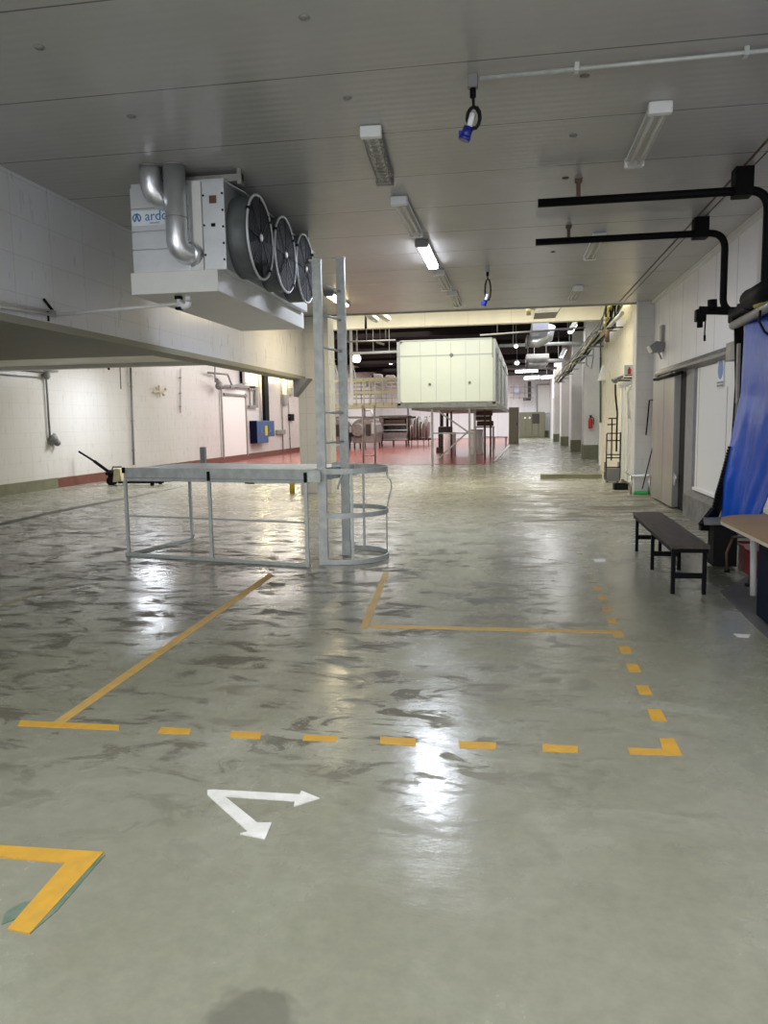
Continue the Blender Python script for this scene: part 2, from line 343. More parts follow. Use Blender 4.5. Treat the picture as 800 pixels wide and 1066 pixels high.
def link(name, mb, material, parent=None, label=None):
    if parent is not None and name in SPLIT and not getattr(mb, 'single', False):
        g = islands(mb.bm)
        if len(g) > 1:
            first = None
            for grp in g:
                ids = {v: i for i, v in enumerate(grp)}; nb = MB(); nv = [nb.bm.verts.new(v.co) for v in grp]
                fs = {f for v in grp for f in v.link_faces}
                for f in sorted(fs, key=lambda f: f.index): nf = nb.bm.faces.new([nv[ids[v]] for v in f.verts]); nf.smooth = f.smooth
                nb.single = True; o = link(name, nb, material, parent, label); first = first or o
            mb.bm.free(); return first
    me = bpy.data.meshes.new(name)
    bmesh.ops.recalc_face_normals(mb.bm, faces=mb.bm.faces)
    mb.bm.to_mesh(me); mb.bm.free(); me.materials.append(M[material])
    o = bpy.data.objects.new(name, me); COL.objects.link(o)
    if parent is not None:
        org = Vector(parent['_org']); me.transform(Matrix.Translation(-org)); o.parent = parent; o['_org'] = parent['_org']
    else:
        xs = [v.co for v in me.vertices]
        org = Vector(((min(v.x for v in xs)+max(v.x for v in xs))/2, (min(v.y for v in xs)+max(v.y for v in xs))/2, min(v.z for v in xs)))
        me.transform(Matrix.Translation(-org)); o.location = org; o['_org'] = tuple(org)
    if label: o['label'] = label
    return o
def tag(o, label, cat, group=None):
    o['label'] = label; o['category'] = cat
    if group: o['group'] = group
    return o
def thing(name, loc, label, cat, group=None):
    o = bpy.data.objects.new(name, None); COL.objects.link(o); o.location = loc; o.empty_display_size = 0.1; o['_org'] = tuple(Vector(loc))
    return tag(o, label, cat, group)
def struct(name, mb, material, parent=None):
    o = link(name, mb, material, parent)
    if parent is None: o['kind'] = 'structure'
    return o
def copy_tree(o, loc, label, rz=None):
    c = o.copy(); COL.objects.link(c); c.location = loc; c['label'] = label
    if rz is not None: c.rotation_euler.z = rz
    def rec(a, b):
        for ch in list(a.children):
            d = ch.copy(); COL.objects.link(d); d.parent = b; rec(ch, d)
    kids = list(o.children)
    for ch in kids:
        d = ch.copy(); COL.objects.link(d); d.parent = c
        for g in list(ch.children):
            if g.name == d.name: continue
            e = g.copy(); COL.objects.link(e); e.parent = d
    return c
def text_mesh(name, body, size, mtx, material, parent, depth=0.001):
    cu = bpy.data.curves.new(name, 'FONT'); cu.body = body; cu.size = size; cu.extrude = depth; cu.align_x = 'CENTER'; cu.align_y = 'CENTER'
    t = bpy.data.objects.new('tmp', cu); COL.objects.link(t); bpy.context.view_layer.update()
    me = bpy.data.meshes.new_from_object(t.evaluated_get(bpy.context.evaluated_depsgraph_get())); bpy.data.objects.remove(t)
    me.name = name; me.materials.clear(); me.materials.append(M[material]); me.transform(mtx); me.transform(Matrix.Translation(-Vector(parent['_org'])))
    o = bpy.data.objects.new(name, me); COL.objects.link(o); o.parent = parent; o['_org'] = parent['_org']; return o

# ------------------------------------------------------------------ THE SETTING
CZ = 4.0; CE = 17.2; WX = 2.93; LX = -12.0; BX = -4.64
floor = struct('floor', MB().box((-12.6,-6,-0.1), (5.2,74,0)), 'floor')
struct('floor_red', MB().prism([(-12,28.5,0.0),(-0.75,28.5,0.0),(-0.68,31,0.0),(-0.2,50,0.0),(-0.2,72,0.0),(-12,72,0.0)], (0,0,0.012)), 'floor_red')
struct('floor_dark_strip', MB().prism([(1.90,7.35,0.0),(2.9,9.0,0.0),(2.9,2.0,0.0),(1.74,2.0,0.0),(1.80,5.0,0.0)], (0,0,0.004)), 'mat_dark')
struct('ceiling', MB().box((BX,-6,CZ), (WX+0.3,CE,CZ+0.14)), 'ceiling')
struct('trim_1', MB().box((BX,CE-0.02,CZ-0.02), (WX,CE+0.06,CZ+0.16)), 'rail')
struct('wall_right', MB().box((WX,-6,0), (WX+0.3,13.95,CZ)).box((WX,14.5,0), (WX+0.3,17.0,CZ)).box((WX,13.95,2.5), (WX+0.3,14.5,CZ)), 'panel_y')
struct('wall_recess_dark', MB().box((WX+0.9,13.5,0), (WX+1.0,15.0,3)), 'black')  # black backing stands for the darkness inside the opening
struct('wall_bulkhead', MB().box((BX-0.3,-6,2.62), (BX,CE,6)), 'tile_bulk')
struct('trim_2', MB().box((BX-0.34,-6,2.585), (BX+0.015,CE,2.66)), 'low_ceiling')
struct('wall_left', MB().box((LX-0.3,-6,0), (LX,72,6)), 'tile_y')
struct('ceiling_low', MB().box((-9.3,-6,2.66), (BX-0.3,11.1,2.8)), 'low_ceiling')
struct('ceiling_wing', MB().box((LX,-6,2.98), (BX-0.3,16.2,3.1)), 'white_beam')
struct('wall_wing_beam', MB().box((LX,16.0,2.9), (BX-0.3,16.2,6)), 'white_beam')
struct('ceiling_wing_far', MB().box((LX,16.2,5.3), (-5.2,28,5.45)), 'white_beam')
struct('wall_pillar_left', MB().box((-4.80,CE,0), (-4.07,17.75,6)), 'tile_x')
struct('trim_3', MB().prism([(-4.8,16.8,2.6),(-4.45,16.8,2.6),(-4.8,16.8,2.2)], (0,0.4,0)), 'jamb')
p = struct('wall_pillar_right', MB().box((2.60,17.0,0), (WX,17.6,CZ)), 'tile_x')
struct('trim_4', MB().box((2.575,16.98,0.3), (2.605,17.05,CZ)).box((2.86,-6,3.93), (WX,17.0,4.0)), 'trim')
# kerbs
struct('baseboard_left', MB().box((LX,-6,0), (LX+0.06,18.8,0.27)), 'kerb_green')
struct('baseboard_left_red', MB().box((LX,18.8,0), (LX+0.06,45,0.26)), 'kerb_red')
struct('baseboard_right', MB().prism([(2.78,9.3,0),(2.78,9.3,0.36),(WX,9.3,0.47),(WX,9.3,0)], (0,3.85,0)).prism([(2.78,5.0,0),(2.78,5.0,0.36),(WX,5.0,0.47),(WX,5.0,0)], (0,2.0,0)), 'kerb_grey')
# transverse bay beyond the ceiling edge
struct('ceiling_bay', MB().box((-5.2,CE+0.1,5.6), (3.8,22,5.75)), 'white_beam')
struct('wall_bay_header', MB().box((-12,22,4.27), (3.8,22.3,6.1)), 'cream_band')
struct('wall_above_ceiling', MB().box((BX-0.3,CE-0.2,CZ+0.16), (4,CE-0.05,6)), 'white_beam')
struct('wall_right_bay', MB().box((2.78,17.6,2.35), (3.1,25,6)).box((2.78,20.3,0), (3.1,25,2.35)).box((2.78,17.6,0),(3.1,18.1,2.35)), 'tile_cream')
struct('trim_5', MB().box((2.74,24.9,0.15), (2.80,25.05,5.2)), 'trim')
struct('wall_doorway_dark', MB().box((3.6,17.6,0), (3.7,21,3)), 'black')  # black sheet stands for the dark beyond the side doorway
# hall
struct('ceiling_hall', MB().box((-12.3,22.3,6), (5,74,6.2)), 'dark_roof')
struct('wall_right_corridor', MB().box((3.45,25,0), (3.75,74,6)).box((3.1,24.8,0),(3.75,25,6)), 'white_far')
for i, (y, x) in enumerate(((31.8,2.88),(39.6,3.0),(48,3.02),(57,3.05))):
    o = struct('wall_pier_%d' % (i+1), MB().box((x,y,0.55), (3.45,y+0.7,6)), 'white_beam')
    struct('trim_%d' % (6+i), MB().box((x-0.03,y-0.03,0), (3.45,y+0.73,0.56)), 'kerb_green')
struct('wall_back', MB().box((-12,72,0), (5,72.3,6)), 'white_far')
struct('baseboard_back', MB().box((1.2,71.9,0), (3.4,72,0.6)), 'kerb_green')
struct('trim_10', MB().box((0.80,21.35,0), (2.42,21.6,0.11)), 'kerb_green')
struct('trim_11', MB().prism([fl(514,480,0.013),fl(517,480,0.013),fl(531,464,0.013),fl(529,464,0.013)], (0,0,0.02)), 'trim')
struct('ceiling_seam', MB().box((2.20,-6,CZ-0.006), (2.222,16.9,CZ)).box((2.30,-6,CZ-0.004), (2.312,16.9,CZ)), 'brown')

# ---- painted marks on the floor
MK = [0]
def mark(name, pts, material, label=None, t=0.0015):
    MK[0] += 1; t += MK[0]*6e-5
    return link(name, MB().prism([fl(x, y) for x, y in pts], (0,0,t)), material, floor, label)
mark('painted_line', [(55,752),(66,753.5),(286,599),(280,597)], 'yellow_worn')
mark('painted_line', [(22,750),(124,755),(124,760.5),(18,756)], 'yellow')
for q in ([(168,757),(199,758.5),(197,765),(164,763.5)], [(241,761),(273,762.5),(271,769.5),(239,768)], [(317,765),(352,766.5),(350,772.5),(315,771)],
          [(396,767),(433,769),(433,777),(396,774.5)], [(478,772),(517,773),(516,780.5),(479,779)], [(565,774.5),(602,777),(602,784),(565,782.5)]):
    mark('painted_dash', q, 'yellow')
mark('painted_corner', [(654,778.5),(690,780),(687,769),(702,768.5),(711,787),(656,785.5)], 'yellow')
dash = [(683.5,744.5,8,6.5),(670.5,718.5,7,5),(659.5,695.5,6.5,4.5),(651,676.5,6,3.8),(643,660,6,3.8),(637,646.5,5,3),(632,634,5,2.8),(627,622.5,4.5,2.4),(622.5,613,4.2,2.1),(617.5,605,4,1.8),(613.5,597,3.6,1.6),(610,589.5,3.4,1.5),(606.5,582,3.2,1.4),(603.5,575.5,3,1.3),(601,569,3,1.2)]
for i, (x, y, a, b_) in enumerate(dash):
    mark('painted_dash', [(x-a-b_*0.25,y-b_),(x+a-b_*0.5,y-b_*0.9),(x+a+b_*0.5,y+b_),(x-a+b_*0.5,y+b_*0.9)], 'yellow' if i < 4 else ('yellow_worn' if i < 9 else 'yellow_faint'))
mark('painted_line', [(388,650.5),(645,656.8),(645,659.6),(386,653.8)], 'yellow_worn')
mark('painted_line', [(399,597),(405,597),(383,654),(375,654)], 'yellow_worn')
mark('painted_line', [(0,629),(50,613),(92,597),(92,598.5),(50,615.5),(0,632)], 'yellow_faint')
mark('painted_corner', [(-30,879),(108,888),(31,973),(8,968),(68,899),(-30,890.5)], 'yellow', t=0.004)
mark('painted_smear', [(86,905),(110,890),(60,948),(32,972),(28,968)], 'green_paint', 'old dark green paint showing beside yellow corner')
mark('painted_smear', [(2,963),(6,950),(24,940),(38,938),(22,955)], 'green_paint')
mark('white_arrow', [(216,823),(222,822.5),(312,827.5),(314,823.8),(333,831.5),(306,840),(307,834.5),(234,829.5),(268,857),(283,857),(276,874),(250,868.5),(258,866),(216,828)], 'white_paint', t=0.002)
mark('floor_line', [(-20,549),(60,531),(130,518),(190,506),(190,507),(130,520),(60,533.5),(-20,552)], 'kerb_grey')  # trench joint across the left floor
mark('floor_line', [(545,541.8),(617,540.8),(617,541.6),(545,542.6)], 'kerb_grey')  # faint wet edge, drawn as a thin strip
for q in ([(618,582.5),(630,582),(631,585),(620,585.5)], [(764,660),(782,661),(780,664),(768,663)]): mark('paint_chip', q, 'white_paint')

# ------------------------------------------------------------------ EVAPORATOR
ev = thing('evaporator', (-3.15,8.6,2.86), 'large three fan ceiling evaporator with logo sticker and insulated ducts', 'air cooler')
fx0, fx1, fy, fz0, fz1, ey = -3.60, -2.66, 7.15, 3.06, 3.90, 10.1
link('cabinet', MB().box((fx0,fy+0.02,fz0), (fx1,ey,fz1), 0.008), 'alu', ev)
b_ = MB()
for (z0, z1) in ((3.06,3.28),(3.285,3.45),(3.455,3.66),(3.665,3.86)): b_.box((fx0,fy,z0), (-3.02,fy+0.03,z1-0.004), 0.003)
link('front_panel', b_, 'alu', ev)
link('front_panel', MB().box((-2.975,fy-0.005,3.06), (-2.885,fy+0.03,3.88), 0.003), 'cream', ev)
ep = link('end_plate', MB().box((-2.87,fy-0.012,3.06), (-2.655,fy+0.03,3.87), 0.004), 'alu', ev)
b_ = MB()
for i in range(5): b_.cyl((-2.672,fy-0.02,3.15+i*0.15), (-2.672,fy-0.01,3.15+i*0.15), 0.011, 8)
for i in range(3): b_.cyl((-2.858,fy-0.02,3.2+i*0.27), (-2.858,fy-0.01,3.2+i*0.27), 0.010, 8)
link('bolt', b_, 'black', ep)
link('rating_plate', MB().box((-2.80,fy-0.018,3.665), (-2.73,fy-0.010,3.735)), 'brown', ep, 'small brown rating plate')
link('nameplate', MB().box((-2.79,fy-0.018,3.455), (-2.75,fy-0.010,3.485)), 'black', ep)
link('tray', MB().box((-3.62,fy-0.03,2.86), (-2.74,10.2,3.065), 0.006), 'cream', ev, 'off-white drip tray')
st = link('logo_sticker', MB().box((-3.585,fy-0.008,3.505), (-3.16,fy-0.001,3.64)), 'sticker', ev)
RX = Matrix.Rotation(R(90), 4, 'X')
text_mesh('logo_text', 'ardo', 0.125, Matrix.Translation((-3.335,fy-0.011,3.585)) @ RX, 'logo', st)
text_mesh('logo_text', 'industrial', 0.026, Matrix.Translation((-3.36,fy-0.011,3.525)) @ RX, 'logo', st)
ring = [( -3.535+0.038*math.cos(a), fy-0.010, 3.575+0.038*math.sin(a)) for a in [R(-60+i*300/20) for i in range(21)]]
link('logo_emblem', MB().tube(ring, 0.006, 6).bar((-3.552,fy-0.010,3.55),(-3.535,fy-0.010,3.61),0.004,0.012,(1,0,0)).bar((-3.518,fy-0.010,3.55),(-3.535,fy-0.010,3.61),0.004,0.012,(1,0,0)), 'logo', st)
link('ceiling_rail', MB().box((-3.45,fy+0.12,3.895), (-2.52,fy+0.18,3.96)).box((-2.56,fy+0.10,3.86), (-2.52,fy+0.2,4.0)).box((-3.55,fy+0.12,3.9), (-3.5,fy+0.18,4.0)).box((-3.45,9.7,3.895), (-2.52,9.76,4.0)), 'rail', ev)
link('side_flashing', MB().prism([(-2.66,7.2,3.87),(-2.66,10.05,3.87),(-2.52,10.05,3.80),(-2.52,7.35,3.80)], (0,0,0.01)), 'alu', ev)
def duct_path(x, zc, out):
    return [(x,7.02,4.02),(x,7.02,zc+0.16)] + arc((x,7.02,zc+0.3),(x,7.02,zc),(x+out[0],7.02+out[1],zc),8,0.14)
def elbow(x, zc, ex, ey_, ez):
    return [(x,7.03,4.0),(x,7.03,zc+0.15)] + arc((x,7.03,zc+0.5),(x,7.03,zc),(ex,ey_,ez),10,0.14) + [(ex,ey_,ez)]
dd = link('insulated_duct', MB().tube(elbow(-3.09,3.20,-2.96,7.20,3.22), 0.1, 28), 'duct', ev, 'tall polished duct bending into the end')
link('duct_seam', MB().lathe([(0.1025,0),(0.1025,0.008)], (-3.09,7.03,3.52), n=28), 'rail', dd)
link('duct_seam', MB().lathe([(0.1045,0),(0.1045,0.014)], (-3.09,7.03,3.984), n=28), 'rail', dd)
d_ = Vector((0.13,0.17,0.02)).normalized(); link('duct_collar', MB().lathe([(0.112,0),(0.112,0.05)], Vector((-3.0,7.15,3.215))-d_*0.02, d_, 28), 'duct', dd)
ds = link('insulated_duct', MB().tube(elbow(-3.32,3.72,-3.17,7.22,3.72), 0.1, 28), 'duct', ev, 'short polished duct bending behind the tall one')
link('duct_seam', MB().lathe([(0.1045,0),(0.1045,0.014)], (-3.32,7.03,3.984), n=28), 'rail', ds)
RXX = -2.45
for k, (yc, zc) in enumerate(((7.56,3.43),(8.42,3.44),(9.26,3.45))):
    r = 0.395
    fb = link('fan_barrel', MB().tube([(-2.66,yc,zc),(-2.60,yc,zc),(RXX-0.01,yc,zc)], r-0.01, 40), 'barrel', ev)
    link('fan_rim', MB().tube([(RXX,yc+r*math.cos(2*math.pi*i/48),zc+r*math.sin(2*math.pi*i/48)) for i in range(48)], 0.012, 8, cyclic=True), 'rim', fb)
    link('fan_inner_dark', MB().cyl((RXX-0.012,yc,zc),(RXX-0.005,yc,zc),r-0.014,40), 'fan_dark', fb)  # dark disc standing for the shaded inside of the barrel
    g = MB()
    for j in range(1, 9):
        rr = 0.045*j; g.tube([(RXX+0.005,yc+rr*math.cos(2*math.pi*i/32),zc+rr*math.sin(2*math.pi*i/32)) for i in range(32)], 0.0035, 4, cyclic=True)
    for j in range(8): a = math.pi*j/4; g.cyl((RXX+0.008,yc+0.05*math.cos(a),zc+0.05*math.sin(a)), (RXX+0.008,yc+0.385*math.cos(a),zc+0.385*math.sin(a)), 0.004, 5)
    link('fan_guard', g, 'fan_dark', fb)
    bl = MB()
    for j in range(5):
        a = 2*math.pi*j/5 + 0.4*k; ca, sa = math.cos(a), math.sin(a)
        P = lambda rr, t, dx: (RXX-0.003+dx, yc+rr*ca-t*sa, zc+rr*sa+t*ca)
        bl.prism([P(0.07,-0.03,-0.0),P(0.36,-0.10,-0.0),P(0.37,0.06,-0.004),P(0.07,0.04,-0.004)], (0.002,0,0))
    link('fan_blade', bl, 'fan_blade', fb)
    link('fan_hub', MB().lathe([(0.036,0),(0.036,0.012),(0.024,0.018)], (RXX+0.004,yc,zc), (1,0,0), 20), 'white', fb)
    c = MB()
    for a in (R(35), R(-45), R(150)): c.box((RXX-0.02,yc+r*math.cos(a)-0.015,zc+r*math.sin(a)-0.015), (RXX+0.02,yc+r*math.cos(a)+0.015,zc+r*math.sin(a)+0.015))
    link('guard_clip', c, 'black', fb)

# drain pipe from the evaporator to the bulkhead
dp = thing('drain_pipe', (-3.3,7.3,2.70), 'white condensate drain pipe running from cooler tray to bulkhead wall', 'pipe')
a1 = Vector((-3.18,7.3,2.79)); b1 = wl(58,328,BX+0.05); c1 = wl(-60,310,BX+0.05)
link('pipe', MB().tube([a1, b1], 0.017, 10).tube([b1, c1], 0.017, 10).tube([b1+Vector((0,0,0.035)), c1+Vector((0,0,0.05))], 0.010, 8), 'pipe_white', dp)
link('trap', MB().tube([(-3.12,7.3,2.86),(-3.12,7.3,2.80)] + arc((-3.12,7.3,2.85),(-3.12,7.3,2.76),(-3.18,7.3,2.76),6,0.05) + [(-3.22,7.3,2.79)], 0.032, 12).cyl((-3.22,7.3,2.86),(-3.22,7.3,2.74),0.022), 'white', dp)
link('clamp', MB().box((-3.25,7.27,2.73),(-3.19,7.33,2.755)).box((-3.25,7.27,2.83),(-3.19,7.33,2.86)), 'black', dp)
q = wl(50,325,BX+0.03); link('bracket', MB().bar(q+Vector((0,0,-0.09)), q+Vector((0,0,0.02)), 0.012, 0.02).bar(q+Vector((0.0,0.08,0.03)), q+Vector((0,-0.06,0.12)), 0.02, 0.02), 'black', dp)

# ------------------------------------------------------------------ CEILING LAMPS
def lamp(loc, length, label, on=False, rz=0.0, worn=False, warm=False):
    t = thing('batten_lamp', (0,0,0), label, 'ceiling lamp', 'batten lamps on the grey ceiling'); t['_org'] = (0,0,0); L = length/2; w_ = 0.085
    hs = link('housing', MB().prism([(-w_,-L,-0.03),(-w_*0.8,-L,0),(w_*0.8,-L,0),(w_,-L,-0.03),(w_,-L,-0.045),(-w_,-L,-0.045)], (0,2*L,0)), 'grey_box' if worn else 'white', t)
    link('end_cap', MB().box((-w_-0.004,-L-0.02,-0.095),(w_+0.004,-L+0.05,-0.004),0.012), 'white' if not on else 'grey_box', t)
    link('end_cap', MB().box((-w_-0.004,L-0.05,-0.095),(w_+0.004,L+0.02,-0.004),0.012), 'grey_box' if worn or on else 'white', t)
    lm = 'lamp_warm' if warm else 'lamp_on'
    if on:
        link('diffuser', MB().prism([(-w_*0.85,-L+0.05,-0.045),(-w_*0.7,-L+0.05,-0.085),(w_*0.7,-L+0.05,-0.085),(w_*0.85,-L+0.05,-0.045)], (0,2*L-0.1,0)), lm, t)
    else:
        for s in (-1,1): link('tube', MB().cyl((s*0.036,-L+0.05,-0.066),(s*0.036,L-0.05,-0.066),0.014,10), 'tube_off', t)
        link('diffuser', MB().prism([(-w_*0.92,-L+0.05,-0.046),(-w_*0.7,-L+0.05,-0.095),(w_*0.7,-L+0.05,-0.095),(w_*0.92,-L+0.05,-0.046)], (0,2*L-0.1,0)), 'cover', t)
    if worn:
        r_ = MB()
        for i in range(11): y = -L+0.12+i*(2*L-0.24)/10; r_.tube([(-w_*0.9,y,-0.05),(-0.03,y+0.01,-0.100),(0.03,y+0.01,-0.100),(w_*0.9,y,-0.05)], 0.006, 6)
        link('louvre', r_, 'rail', t)
        link('guard_wire', MB().tube([(-w_*0.75,-L+0.1,-0.098),(-w_*0.8,0,-0.10),(-w_*0.7,L-0.1,-0.098)],0.006,6).tube([(w_*0.75,-L+0.1,-0.098),(w_*0.8,0,-0.10),(w_*0.7,L-0.1,-0.098)],0.006,6).tube([(0.01,-0.2,-0.1),(-0.03,0.05,-0.12),(0.05,0.2,-0.11)],0.005,6), 'rail', t)
    t.location = loc; t.rotation_euler.z = rz
    return t
l1 = lamp((-1.18,7.12,CZ), 1.3, 'unlit louvred batten lamp nearest on the left row, cover missing', worn=True, rz=R(4))
l2 = lamp((-1.19,9.22,CZ), 1.5, 'unlit yellowed batten lamp just before the one glowing lamp')
l3 = lamp((-1.18,11.3,CZ), 1.6, 'the only brightly lit white lamp in the left ceiling row', on=True)
l4 = copy_tree(l2, (-1.14,13.3,CZ), 'unlit batten lamp directly beyond the brightly lit one')
l5 = copy_tree(l2, (-1.08,15.35,CZ), 'farthest unlit batten lamp of the left row, at ceiling edge')
r1 = lamp((1.12,7.1,CZ), 1.3, 'nearest clean white batten lamp on the right side of ceiling')
r2 = copy_tree(r1, (1.13,11.3,CZ), 'white batten lamp seen just behind the black pipes')
r3 = copy_tree(r1, (1.19,15.3,CZ), 'farthest white batten lamp on the right, at ceiling edge')
ll = lamp((-3.3,14.8,CZ), 1.5, 'lit warm lamp behind the ladder posts, left of ceiling', on=True, warm=True)
pt = bpy.data.lights.new('lit_lamp_glow','AREA'); pt.shape='RECTANGLE'; pt.size=0.14; pt.size_y=1.4; pt.energy=120; pt.color=(0.80,0.86,1)
po = bpy.data.objects.new('lit_lamp_glow', pt); COL.objects.link(po); po.location=(-1.18,11.3,3.89)
pt = bpy.data.lights.new('warm_lamp_glow','AREA'); pt.shape='RECTANGLE'; pt.size=0.14; pt.size_y=1.4; pt.energy=60; pt.color=(1,0.8,0.5)
po = bpy.data.objects.new('warm_lamp_glow', pt); COL.objects.link(po); po.location=(-3.3,14.8,3.89)

# little ceiling fixings
ceil = bpy.data.objects['ceiling']
for (x, y, mt) in ((41,49,'grey_box'),(137,121,'grey_box'),(317,18,'rail'),(362,102,'rail'),(609,79,'rail'),(597,141,'grey_box'),(589,185,'brown'),(584,213,'brown'),(576,262,'brown')):
    p = fl(x, y, CZ); link('ceiling_fixing', MB().lathe([(0.035,0),(0.03,0.008),(0.012,0.014)], (p.x,p.y,CZ), (0,0,-1), 14), mt, ceil)

# conduit and hanging sockets
cn = thing('conduit', (0.7,5.69,3.94), 'thin galvanised conduit running along the ceiling to hanging blue socket', 'pipe')
link('pipe', MB().cyl((-0.22,5.70,3.965),(2.9,5.64,3.965),0.014,10), 'galv_light', cn)
link('pipe_clip', MB().box((0.42,5.66,3.945),(0.45,5.72,4.0)).box((1.5,5.65,3.945),(1.53,5.71,4.0)), 'galv', cn)
def socket(loc, s, label, droplen, coil):
    t = thing('hanging_socket', (0,0,0), label, 'socket', 'blue sockets hanging on coiled cable'); t['_org'] = (0,0,0)
    link('junction_box', MB().box((-0.035,-0.035,-0.09),(0.035,0.035,0),0.008), 'grey_box', t)
    link('gland', MB().cyl((0,0,-0.15),(0,0,-0.09),0.022,12), 'black', t)
    c = [(0,0,-0.14),(0.005,0,-0.14-droplen)]
    z0 = -0.14-droplen
    for i in range(1, 34):
        a = 2*math.pi*i/11; c.append((0.045*math.sin(a)+0.003*i/10, 0.012*math.sin(i*0.7), z0 - coil*(1-math.cos(a))))
    link('coiled_cable', MB().tube(c, 0.011, 8), 'rubber', t)
    zb = z0 - 2*coil
    link('plug', MB().cyl((0.0,-0.01,zb+0.10),(-0.03,-0.01,zb+0.0),0.022,12), 'white', t)
    link('socket_body', MB().cyl((-0.03,-0.01,zb+0.01),(-0.06,-0.01,zb-0.07),0.036,14).cyl((-0.055,-0.01,zb-0.05),(-0.065,-0.01,zb-0.075),0.042,14).box((-0.1,-0.02,zb-0.06),(-0.06,0.01,zb-0.01)), 'blue_plug', t)
    t.location = loc; return t
socket((-0.27,5.72,CZ), 1, 'near blue socket hanging with white plug from end of conduit', 0.07, 0.075)
socket((-0.37,12.5,CZ), 1, 'far dark coiled cable with small blue socket hanging beyond lit lamp', 0.05, 0.17)

# ------------------------------------------------------------------ BLACK PIPE FRAMES
def frame(Yc, x0, xb, z, xd, zd, xh, label):
    t = thing('black_pipe_arm', (xb,Yc,0), label, 'pipe', 'black pipe arms under the ceiling')
    path = [(x0,Yc,z),(xb-0.1,Yc,z)] + arc((xd-0.4,Yc,z),(xd,Yc,z),(xd,Yc,z-0.4),8,0.2) + [(xd,Yc,zd)] + arc((xd,Yc,zd),(xd,Yc,zd-0.1),(xd+0.15,Yc,zd-0.22),4,0.08)
    link('pipe', MB().tube(path, 0.042, 16), 'black', t)
    link('hanger_block', MB().box((xb-0.02,Yc-0.09,z-0.06),(xb+0.15,Yc+0.09,CZ),0.006), 'black', t)
    link('hanger_rod', MB().box((xh-0.02,Yc-0.02,z),(xh+0.02,Yc+0.02,CZ-0.01)).box((xh-0.035,Yc-0.035,CZ-0.03),(xh+0.035,Yc+0.035,CZ)), 'brown', t)
    return t
frame(8.3, 0.265, 2.16, 3.79, 2.47, 2.85, 0.665, 'nearer black pipe arm with hanger block, bending down at right')
frame(10.2, 0.30, 2.205, 3.82, 2.56, 3.05, 0.705, 'farther black pipe arm bending down beside white wall panels')

# curtain lifting frame with blue tarpaulin
cf = thing('curtain_frame', (2.6,8.8,0), 'black steel curtain frame with roller holding blue tarpaulin', 'curtain frame')
link('cross_arm', MB().bar(at(728,323,9.9), at(772,324,9.9), 0.05, 0.09).bar(at(765,325,9.9), at(792,318,9.4), 0.07, 0.09).bar(at(772,322,9.6), at(800,317,8.8), 0.10, 0.12), 'black', cf)
link('arm_motor', MB().cyl(at(742,324,9.9), at(742,312,9.9), 0.055, 14).box(at(724,335,9.95)-Vector((0.0,0.06,0)), at(735,322,9.95)+Vector((0,0.06,0)), 0.01).cyl(at(729,341,9.95), at(729,332,9.95), 0.035, 12), 'black', cf)
link('pull_cord', MB().tube([at(735,330,9.95), at(734,345,9.95), at(734,354,9.95)], 0.008, 6).cyl(at(734,349,9.95), at(734,355,9.95), 0.014, 8), 'black', cf)
ro0 = at(764,339,9.6); ro1 = at(830,304,7.0)
link('roller', MB().cyl(ro0, ro1, 0.05, 20), 'rail', cf, 'dull grey roller tube')
link('roller_cover', MB().cyl(ro0+Vector((0.0,0.0,0.13)), ro1+Vector((0.0,0,0.13)), 0.06, 16), 'black', cf)
link('hub', MB().cyl(at(781,312,8.6), at(810,296,7.6), 0.10, 16).sphere(at(783,312,8.6), 0.115), 'black', cf)
link('strap', MB().tube([at(788,318,8.3), at(795,313,8.1), at(806,309,7.9)], 0.035, 8), 'strap', cf, 'yellow ratchet strap')
link('gearbox', MB().box(at(760,336,9.6)-Vector((0,0.1,0)), at(774,320,9.6)+Vector((0.02,0.1,0)), 0.02), 'black', cf)
link('post', MB().prism([at(765,338,9.45),at(775,338,9.45),at(774,400,9.3),at(766,470,9.1),at(752,530,9.0),at(742,552,9.0),at(741,545,9.0),at(745,515,9.05),at(762,460,9.2),at(766,400,9.35)], (0.02,0.10,0)), 'black', cf)
link('guide_rail', MB().bar(at(769.5,358,9.35), at(768,420,9.25), 0.03, 0.05).bar(at(768,420,9.25), at(764,470,9.1), 0.03, 0.05), 'rail', cf, 'grey guide rail')
teeth = MB()
for i in range(22):
    k = i/21; p = at(760.5+(743.5-760.5)*k, 466+(530-466)*k, 9.0); teeth.box(p-Vector((0.022,0.02,0.014)), p+Vector((0.014,0.02,0.014)))
link('chain', teeth, 'black', cf)
link('foot', MB().bar(at(744,532,8.9), at(731,549,8.75), 0.05, 0.10).bar(at(729,549.5,8.75), at(756,550,8.75), 0.10, 0.05), 'black', cf)
link('loose_cable', MB().tube([at(792,323,7.9), at(791,335,7.9), at(796,345,7.8), at(806,352,7.7)], 0.012, 8), 'rubber', cf)

